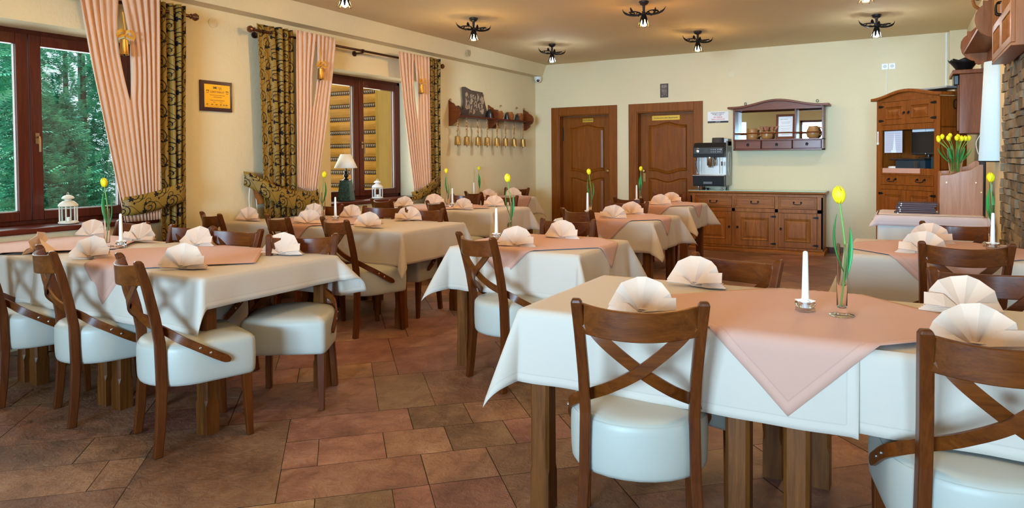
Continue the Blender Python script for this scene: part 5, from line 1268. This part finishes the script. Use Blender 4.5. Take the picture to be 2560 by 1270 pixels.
def small_picture():
    t = thing('small_picture', 'tiny dark framed picture on the end wall above the doors', 'picture', (0, 0, 0)); x0, x1, z0, z1 = -3.198, -3.078, 2.208, 2.415
    b = MB(); frame_front(b, x0, x1, z0, z1, YB, .014, .014); b.build('frame', M_plain('dark_frame', (.03, .014, .008), .4), t)
    m = NT('faded_print'); n = m.noise(m.coord(), 22, 4, .6, 1.5); m.base(m.ramp(n, [(.35, (.03, .02, .018)), (.55, (.16, .10, .08)), (.7, (.42, .33, .27))])); MB().box(x0 + .01, YB - .006, z0 + .01, x1 - .01, YB, z1 - .01).build('print', m.m, t)
small_picture()
def sockets():
    t = thing('wall_socket', 'double white socket high on the end wall above the hutch', 'socket', (0, 0, 0))
    for x in (-.212, -.130):
        MB().box(x - .038, YB - .010, 2.422, x + .038, YB, 2.500).build('socket_plate', white_plastic, t, bevel=.004); MB().lathe([(.022, 0), (.020, .008), (0, .008)], (x, YB - .0175, 2.461), 18, axis='y').build('socket_insert', M_plain('socket_grey', (.55, .55, .52), .4), t, smooth=True)
    tag(MB().tube([(-.19, YB - .006, 2.42), (-.19, YB - .006, 1.95)], .004, 6).build('power_cable', white_plastic), 'white cable running from the double socket down behind the hutch', 'cable')
    tag(MB().box(.452, YB - .012, 1.9, .470, YB - .0, ZC - .01).build('cable_duct', white_plastic), 'white vertical cable duct in the far right corner', 'duct')
sockets()

# ================================================================== HUTCH IN THE CORNER
# local frame: x runs along the front (0 at the right), -y is the front
HR = Matrix.Rotation(radians(-45), 4, 'Z')
def hutch():
    t = thing('hutch', 'tall arched pine hutch standing diagonally in the far right corner', 'cabinet', (.32, 8.10, 0), radians(-45)); X0, X1 = -.81, 0.0; D = .34
    b = MB(); b.box(X0, 0, 0, X0 + .022, D, 1.90); b.box(X1 - .022, 0, 0, X1, D, 1.90); b.box(X0, D - .012, 0, X1, D, 1.90); b.box(X0, 0, 1.14, X1, D, 1.165); b.box(X0, 0, 1.578, X1, D, 1.60); b.box(X0, .004, 0, X1, D, .08)
    b.build('carcass', wood_hutch, t, bevel=.002)
    f = MB(); w = .065
    f.box(X0, -.006, .08, X0 + w, .016, 1.90); f.box(X1 - w, -.006, .08, X1, .016, 1.90); f.box(X0 + w, -.006, 1.578, X1 - w, .016, 1.635); f.box(X0 + w, -.006, 1.098, X1 - w, .016, 1.168); f.box(X0 + w, -.006, .94, X1 - w, .016, .988); f.box(X0 + w, -.006, 1.885, X1 - w, .016, 1.93)
    f.build('face_frame', wood_hutch, t, bevel=.002)
    n = 24; g = lambda u: .07 * (.5 - .5 * cos(2 * pi * u)); top = [(lerp(X0 - .05, X1 + .05, i / n), 1.935 + g(i / n)) for i in range(n + 1)]; bot = [(lerp(X0 - .05, X1 + .05, i / n), 1.902 + g(i / n)) for i in range(n + 1)]
    MB().prism(bot + top[::-1], -.045, D + .01, 'xz').build('cornice', wood_hutch, t, bevel=.006)
    MB().prism([(X0, 1.885)] + [(X1, 1.885)] + [(a, c + .003) for a, c in bot[::-1] if X0 < a < X1], -.004, .014, 'xz').build('valance', wood_hutch, t)
    m = (X0 + X1) / 2
    for k, (a, c, z0, z1) in enumerate(((X0 + w + .002, m - .002, 1.638, 1.882), (m + .002, X1 - w - .002, 1.638, 1.882), (X0 + w + .002, m - .002, .14, .937), (m + .002, X1 - w - .002, .14, .937))):
        d = MB(); d.box(a, 0, z0, c, .014, z1); q = .055
        for r_ in ((a, a + q, z0, z1), (c - q, c, z0, z1), (a + q, c - q, z0, z0 + q), (a + q, c - q, z1 - q, z1)): d.box(r_[0], -.010, r_[2], r_[1], 0, r_[3])
        raised(d, rect_poly(a + q, c - q, z0 + q, z1 - q), -.001, .008, .025)
        dd = d.build('cabinet_door', wood_hutch, t, bevel=.001); left = k % 2 == 0
        ringpull(dd, (c - .028) if left else (a + .028), -.010, (z0 + z1) / 2, .013)
        for z in ((z0 + .045, z1 - .045)): hinge(dd, (a - .03) if left else (c + .03), -.011, z, 1 if left else -1)
    d = MB(); a, c = X0 + w + .002, X1 - w - .002; d.box(a, -.002, .991, c, .014, 1.095); frame_front(d, a, c, .991, 1.095, -.002, .012, .008); dr = d.build('drawer', wood_hutch, t, bevel=.002)
    for x in (X0 + .22, X1 - .22): bail(dr, x, -.004, 1.052, .045)
    return t
hutch()
def in_hutch(name, label, cat, x, y, z, rz=0.0, group=None):
    v = Matrix.Rotation(radians(-45), 4, 'Z') @ Vector((x, y, 0)); return thing(name, label, cat, (.32 + v.x, 8.10 + v.y, z), radians(-45) + rz, group)
t = in_hutch('monitor', 'black computer monitor turned slightly in the open hutch bay', 'monitor', -.30, .15, 1.276, .12)
MB().box(-.165, -.014, .035, .165, .014, .275).build('screen_case', black_plastic, t, bevel=.006); MB().box(-.150, -.0155, .055, .150, -.014, .262).build('screen', M_plain('screen_black', (.003, .003, .004), .45), t)
MB().lathe([(.09, 0), (.088, .008), (.02, .014), (.018, .05)], (0, .03, 0), 20).build('stand', black_plastic, t, smooth=True, angle=40)
MB().lathe([(.006, 0), (.006, .002)], (0, -.018, .046), 10, axis='y').build('logo', M_plain('silver_dot', (.4, .4, .42), .3), t)
MB().box(-.155, -.012, .276, -.01, .002, .302).build('note', paper_m, t); MB().box(.0, -.012, .276, .15, .002, .304).build('note', paper_m, t)
t = in_hutch('receipt_printer', 'flat dark blue box with an overhanging lid under the monitor', 'box', -.405, .15, 1.166)
MB().box(-.19, -.11, 0, .19, .13, .090).build('box_body', M_plain('navy_box', (.012, .03, .045), .4), t, bevel=.004); MB().box(-.25, -.13, .090, .20, .14, .106).build('lid', black_plastic, t, bevel=.004)
t = in_hutch('card_terminal', 'small dark device at the right in the hutch bay', 'device', -.115, .12, 1.166); MB().box(-.05, -.06, 0, .05, .06, .125).build('device_body', M_plain('teal_black', (.01, .035, .04), .4), t, bevel=.006)
t = in_hutch('drinking_glass', 'small clear glass in front of the dark blue box', 'glass', -.30, .02, 1.166); MB().lathe([(.020, 0), (.026, .075), (.0245, .075), (.0185, .004), (0, .004)], (0, 0, 0), 16, cap=False).build('glass_body', glass, t, smooth=True)
t = in_hutch('white_dish', 'small white folded cloth at the left of the hutch bay', 'cloth', -.665, .08, 1.166); MB().lathe([(.055, 0), (.06, .012), (.05, .022), (0, .026)], (0, 0, 0), 20, sy=.7).build('folded_cloth', wax, t, smooth=True)
o = in_hutch('note_sheet', 'bluish white printed sheet on the left of the hutch bay', 'paper', -.60, .02, 1.335); MB().box(-.125, 0, 0, .115, .002, .235).build('sheet', M_plain('blue_paper', (.55, .62, .78), .5), o)
bb = MB()
for k in range(9): bb.box(-.10, -.001, .03 + k * .022, .09, 0, .032 + k * .022)
bb.build('printed_lines', M_plain('blue_ink', (.2, .24, .4), .6), o)
bb = MB(); bb.box(-.03, -.0012, .0, .035, -.0004, .03); bb.prism([(-.01, .03), (.03, .03), (.012, .22)], -.0012, -.0004, 'xz'); bb.build('tower_picture', M_plain('pale_cyan', (.75, .9, 1), .5), o)
o = in_hutch('thermometer', 'narrow white thermometer on the left post of the hutch', 'thermometer', -.785, -.010, 1.425); MB().box(-.011, -.004, 0, .011, 0, .145).build('scale', white_plastic, o, bevel=.003); MB().lathe([(.014, 0), (.012, -.008), (0, -.008)], (0, 0, .012), 14, axis='y').build('bulb', white_plastic, o, smooth=True)
bb = MB()
for k in range(8): bb.box(-.006, -.005, .035 + k * .012, .006, -.004, .038 + k * .012)
bb.build('marks', red_m, o)
o = in_hutch('shelf_cloth', 'pale pink cloth hanging over the edge of the hutch shelf', 'cloth', -.475, -.006, 1.166)
MB().box(-.245, -.004, -.048, .245, 0, .002).box(-.245, -.004, .0, .245, .10, .003).build('cloth', cloth_pink, o, bevel=.002)
t = in_hutch('set_top_box', 'flat grey box lying on top of the hutch', 'box', -.12, .16, 2.0); t.location.z = 1.972
MB().box(-.21, -.14, 0, .17, .12, .020).build('box_body', M_plain('silver_box', (.35, .38, .38), .35, .4), t, bevel=.004)

# ================================================================== SERVICE TABLE WITH GLASS TOP
SX0, SX1, SY0, SY1, SZ = -.20, .60, 6.83, 7.42, .79
def service_table():
    t = thing('service_table', 'side table with glass top and pleated skirt in front of the hutch', 'table', ((SX0 + SX1) / 2, (SY0 + SY1) / 2, 0)); hx, hy = (SX1 - SX0) / 2, (SY1 - SY0) / 2
    MB().box(-hx + .02, -hy + .02, .74, hx - .02, hy - .02, .772).build('tabletop', wood_leg, t)
    for sx in (-1, 1):
        for sy in (-1, 1): MB().box(sx * (hx - .05) - .025, sy * (hy - .05) - .025, 0, sx * (hx - .05) + .025, sy * (hy - .05) + .025, .74).build('leg', wood_leg, t)
    MB().box(-hx, -hy, .783, hx, hy, .791).build('glass_top', M_glass('table_glass', (.75, .92, .88)), t, bevel=.001)
    vs = []; n = 150; K = 6
    for j in range(K + 1):
        z = lerp(.776, .06, j / K)
        for i in range(n + 1):
            u = i / n * (4 * hx + 2 * hy) - 0 ; 
            # left side, front, right side
            if u < 2 * hy: x, y, nx, ny = -hx + .01, hy - u, -1, 0
            elif u < 2 * hy + 2 * hx: x, y, nx, ny = -hx + .01 + (u - 2 * hy) * (2 * hx - .02) / (2 * hx), -hy + .01, 0, -1
            else: x, y, nx, ny = hx - .01, min(hy, -hy + (u - 2 * hy - 2 * hx)), 1, 0
            a = .012 * sin(i * .62) * (j / K * .6 + .4); vs.append((x + nx * a, y + ny * a, z))
    MB().add(vs, [(j * (n + 1) + i, j * (n + 1) + i + 1, (j + 1) * (n + 1) + i + 1, (j + 1) * (n + 1) + i) for j in range(K) for i in range(n)]).build('skirt', M_fabric('skirt_cloth', (.80, .77, .70)), t, smooth=True, angle=180, fix=False, solid=.0015)
service_table()
cloth('top_cloth', ((SX0 + SX1) / 2, (SY0 + SY1) / 2, SX1 - SX0 + .16, SY1 - SY0 + .16), drape_fn((SX0 + .015, SX1 - .015, SY0 + .015, SY1 - .015), .779, .016, amp=.004, phim=.7), M_cloth_hem('lilac_cloth', (.66, .54, .52)), 'pale pinkish cloth under the glass of the side table', 'tablecloth', None)
mm = M_plain('menu_leather', (.055, .016, .014), .6); 
for k in range(6):
    z = .7915 + k * .0165; dx = rnd.uniform(-.008, .008) + .004 * k; dy = rnd.uniform(-.01, .01)
    t = thing('menu_folder', ['lowest', 'second', 'third', 'fourth', 'fifth', 'topmost'][k] + ' dark menu folder of the stack on the glass topped side table', 'menu', (.09 + dx, 7.06 + dy, z), rnd.uniform(-.04, .04), 'stacked menu folders'); b = MB()
    b.box(-.15, -.11, 0, .15, .11, .005); b.box(-.15, -.11, .010, .15, .11, .0155); b.box(-.15, .100, 0, .15, .112, .0155); b.build('cover', mm, t, bevel=.0015); MB().box(-.145, -.105, .0052, .145, .10, .0098).build('pages', M_plain('menu_pages', (.18, .12, .12), .6), t)
    MB().lathe([(.004, 0), (.004, -.003)], (-.12, -.11, .008), 8, axis='y').build('rivet', steel, t)
# pale wooden screen with a swept top, open box behind
def screen_box():
    t = thing('wooden_screen_box', 'pale oak box with a swept top edge standing on the glass topped side table', 'box', (0, 0, 0)); y0, y1 = 6.98, 7.36; z = .7915
    ol = [(.275, z), (.585, z), (.585, 1.222), (.56, 1.222), (.53, 1.205), (.50, 1.178), (.46, 1.168), (.42, 1.162), (.385, 1.145), (.35, 1.135), (.29, 1.132), (.275, 1.12)]
    MB().prism(ol, y0, y0 + .018, 'xz').build('front_panel', wood_pale, t, bevel=.002); MB().prism([(a, b_ + (.03 if b_ > 1 else 0)) for a, b_ in ol], y1 - .018, y1, 'xz').build('rear_panel', wood_pale, t, bevel=.002)
    b = MB(); b.prism([(y0 + .018, z), (y1 - .018, z), (y1 - .018, 1.15), (7.2, 1.165), (7.05, 1.15), (y0 + .018, 1.12)], .275, .292, 'yz'); b.build('side_panel', wood_pale, t, bevel=.002)
    MB().box(.292, y0 + .018, 1.115, .585, y1 - .018, 1.130).build('inner_shelf', wood_pale, t)
    for x, zz in ((.325, 1.07), (.535, 1.07), (.572, .99)): MB().lathe([(.007, 0), (.005, -.003), (0, -.003)], (x, y0, zz), 10, axis='y').build('screw', brass, t, smooth=True)
screen_box()
t = thing('tulip_vase', 'wide clear vase holding the bunch of yellow tulips', 'vase', (.395, 7.10, 1.1305))
MB().lathe([(0, .001), (.042, .001), (.044, .01), (.052, .10), (.066, .225), (.0635, .225), (.049, .10), (.040, .016), (0, .015)], (0, 0, 0), 28, cap=False).build('vase_glass', glass, t, smooth=True, angle=50)
r = random.Random(9)
for k in range(13):
    a = k * 2.4; q = .012 + .013 * sqrt(k); bx, by = q * cos(a) * .6, q * sin(a) * .6; tx, ty, tz = bx * 4.2 + r.uniform(-.01, .01) - .01, by * 2.4, .318 + r.uniform(-.02, .02) - .010 * (q > .04)
    s = thing('tulip', ['leftmost', 'front left', 'front', 'front right', 'rightmost', 'rear left', 'rear middle', 'rear right', 'second from the left', 'tallest', 'lowest', 'inner', 'outer rear'][k] + ' tulip of the yellow bunch in the wide vase', 'flower', (.395, 7.10, 1.1305), group='bunch of yellow tulips in the wide vase')
    MB().tube(catmull([(bx, by, .03), (bx * 1.6, by * 1.5, .2), (tx, ty, tz)], 5), .0028, 6).build('stem', green_m, s, smooth=True)
    b = MB(); leaf(b, (bx * 1.2, by, .10), (tx * 1.15 + .012, ty * 1.2, tz - .06), .022, (cos(a), sin(a), 0), .01); b.build('leaf', leaf_m, s, smooth=True)
    b = MB(); bud(b, (tx, ty, tz - .004), r.uniform(-.1, .1), .017, .046); b.build('blossom', tulip_m, s, smooth=True, angle=180)

# ================================================================== ON THE RIGHT WALL
XW = .67
def wall_sconce():
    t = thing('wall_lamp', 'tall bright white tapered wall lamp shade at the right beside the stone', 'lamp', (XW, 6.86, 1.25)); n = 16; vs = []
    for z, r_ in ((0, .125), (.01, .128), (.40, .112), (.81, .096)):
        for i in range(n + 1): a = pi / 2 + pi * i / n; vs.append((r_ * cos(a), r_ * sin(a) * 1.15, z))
    m = NT('shade_added_glow'); m.base((.50, .62, .70)); m.set(Roughness=.9); m.b.inputs['Emission Color'].default_value = (.45, .78, 1, 1); m.b.inputs['Emission Strength'].default_value = .34  # lamp is off; faint blue emission added to make the shade look bright
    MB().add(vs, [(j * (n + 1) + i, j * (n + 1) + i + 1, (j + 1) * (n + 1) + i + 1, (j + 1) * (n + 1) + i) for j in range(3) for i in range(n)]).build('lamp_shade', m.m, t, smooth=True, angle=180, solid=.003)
    MB().tube([(.127 * cos(a), .127 * sin(a) * 1.15, 0) for a in [pi / 2 + pi * i / n for i in range(n + 1)]], .005, 6).build('rim', iron, t, smooth=True)
    MB().tube(catmull([(-.115, .05, .22), (-.14, .06, .16), (-.135, .06, .10), (-.125, .05, .06)], 4), .0025, 6).build('pull_wire', white_metal, t)
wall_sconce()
def carved_shelf():
    t = thing('carved_wall_shelf', 'orange-brown wall shelf with scroll carved side boards at the upper right', 'wall shelf', (0, 0, 0))
    P = [(XW, 2.14), (.59, 2.12), (.565, 2.135), (.56, 2.155), (.53, 2.165), (.495, 2.19), (.463, 2.235), (.450, 2.29), (.455, 2.34), (.475, 2.375), (.50, 2.395), (.50, 2.43), (.53, 2.425), (.56, 2.455), (.60, 2.485), (XW, 2.50)]
    for y in (6.12, 7.55): MB().prism(P, y - .011, y + .011, 'xz').build('side_board', wood_orange, t, bevel=.003)
    MB().box(.475, 6.13, 2.225, XW, 7.54, 2.247).build('shelf_board', wood_red, t, bevel=.002); MB().box(XW - .016, 6.13, 2.13, XW, 7.54, 2.30).build('back_board', wood_orange, t)
    MB().tube(catmull([(.475, 6.12, 2.375), (.450, 6.12, 2.40), (.440, 6.12, 2.44), (.452, 6.12, 2.466), (.470, 6.12, 2.455), (.470, 6.12, 2.435)], 5), [.010 + .003 * (i % 2) for i in range(26)], 8).build('scroll', wood_orange, t, smooth=True)
carved_shelf()
def wall_box():
    t = thing('wall_cabinet', 'dark red-brown wall cabinet seen edge on beside the tulips', 'cabinet', (0, 0, 0)); y0, y1 = 8.05, 8.55
    MB().box(.475, y0, 1.515, XW - .001, y1, 2.095).build('case', wood_red, t, bevel=.004); MB().box(.415, y0 - .03, 2.095, XW - .001, y1 + .03, 2.135).build('top_board', wood_red, t, bevel=.006)
    MB().box(.46, y0 + .03, 1.54, .475, y1 - .03, 2.07).build('cabinet_door', wood_red, t, bevel=.004); MB().tube(catmull([(.46, 8.2, 1.86), (.44, 8.2, 1.85), (.44, 8.2, 1.78), (.46, 8.2, 1.77)], 4), .006, 6).build('handle', iron, t)
    MB().prism([(.43, 1.99), (.425, 2.09), (.475, 2.09), (.475, 1.99)], y0 + .02, y0 + .25, 'xz').build('tin_light', black_plastic, t, bevel=.01)
wall_box()
t = thing('black_lace_bowl', 'black bowl with a scalloped rim on top of the edge-on wall cabinet', 'bowl', (.52, 8.2, 2.136)); n = 32; vs = []
for z, r_ in ((0, .06), (.03, .075), (.07, .105), (.11, .135)):
    for i in range(n): a = 2 * pi * i / n; vs.append((r_ * cos(a), r_ * sin(a), z + (.010 * cos(8 * a) if z > .1 else 0)))
MB().add(vs, [(j * n + i, j * n + (i + 1) % n, (j + 1) * n + (i + 1) % n, (j + 1) * n + i) for j in range(3) for i in range(n)] + [tuple(range(n))]).build('bowl_body', iron, t, smooth=True, solid=.003)
def lattice_cabinet():
    t = thing('lattice_cabinet', 'orange-brown wall cabinet with spindled doors cut by the top right corner', 'cabinet', (0, 0, 0)); x0, x1, y0, y1, z0, z1 = .540, .642, 4.93, 5.92, 1.95, 2.62
    b = MB(); b.box(x0 + .02, y0, z0, x1, y0 + .02, z1); b.box(x0 + .02, y1 - .02, z0, x1, y1, z1); b.box(x0, y0, z0 - .014, x1, y1, z0 + .004); b.box(x0 + .02, y0, z1, x1, y1, z1 + .02); b.box(x1 - .01, y0, z0, x1, y1, z1); b.build('case', wood_orange, t, bevel=.002)
    m = (y0 + y1) / 2
    for k, (a, c) in enumerate(((y0 + .002, m - .002), (m + .002, y1 - .002))):
        d = MB(); w = .055
        d.box(x0, a, z0 + .006, x0 + .02, a + w, z1); d.box(x0, c - w, z0 + .006, x0 + .02, c, z1); d.box(x0, a + w, z0 + .006, x0 + .02, c - w, z0 + .05); d.box(x0, a + w, z1 - .05, x0 + .02, c - w, z1); d.box(x0, a + w, z0 + .20, x0 + .02, c - w, z0 + .25)
        dd = d.build('cabinet_door', wood_orange, t, bevel=.002); n = 6
        for q in range(n):
            yy = lerp(a + w + .03, c - w - .03, q / (n - 1)); MB().lathe([(.006, z0 + .05), (.011, z0 + .08), (.007, z0 + .125), (.011, z0 + .17), (.006, z0 + .20)], (x0 + .010, yy, 0), 8).build('spindle', wood_orange, dd, smooth=True)
            MB().lathe([(.006, z0 + .25), (.011, z0 + .32), (.007, z0 + .42), (.011, z0 + .52), (.006, z0 + .62)], (x0 + .010, yy, 0), 8).build('spindle', wood_orange, dd, smooth=True)
        MB().tube(catmull([(x0, (c - .028) if k == 0 else (a + .028), z0 + .33), (x0 - .025, (c - .028) if k == 0 else (a + .028), z0 + .32), (x0 - .025, (c - .028) if k == 0 else (a + .028), z0 + .26), (x0, (c - .028) if k == 0 else (a + .028), z0 + .25)], 4), .005, 6).build('handle', iron, dd)
lattice_cabinet()
tag(MB().lathe([(.035, 0), (.030, -.02), (.012, -.035), (0, -.036)], (XW, 7.9, 1.46), 16, axis='x').build('coat_peg', wood_orange, smooth=True), 'round orange wooden peg on the wall under the edge-on cabinet', 'peg')
tag(MB().box(.62, 7.75, .3, XW, 7.86, 1.42).build('speaker_column', black_plastic, bevel=.006), 'tall narrow black speaker column behind the tulip bunch', 'speaker')
tag(MB().box(.655, 7.2, .985, XW, 7.27, 1.05).build('wall_switch', white_plastic, bevel=.004), 'small white wall switch right of the oak screen box', 'switch')
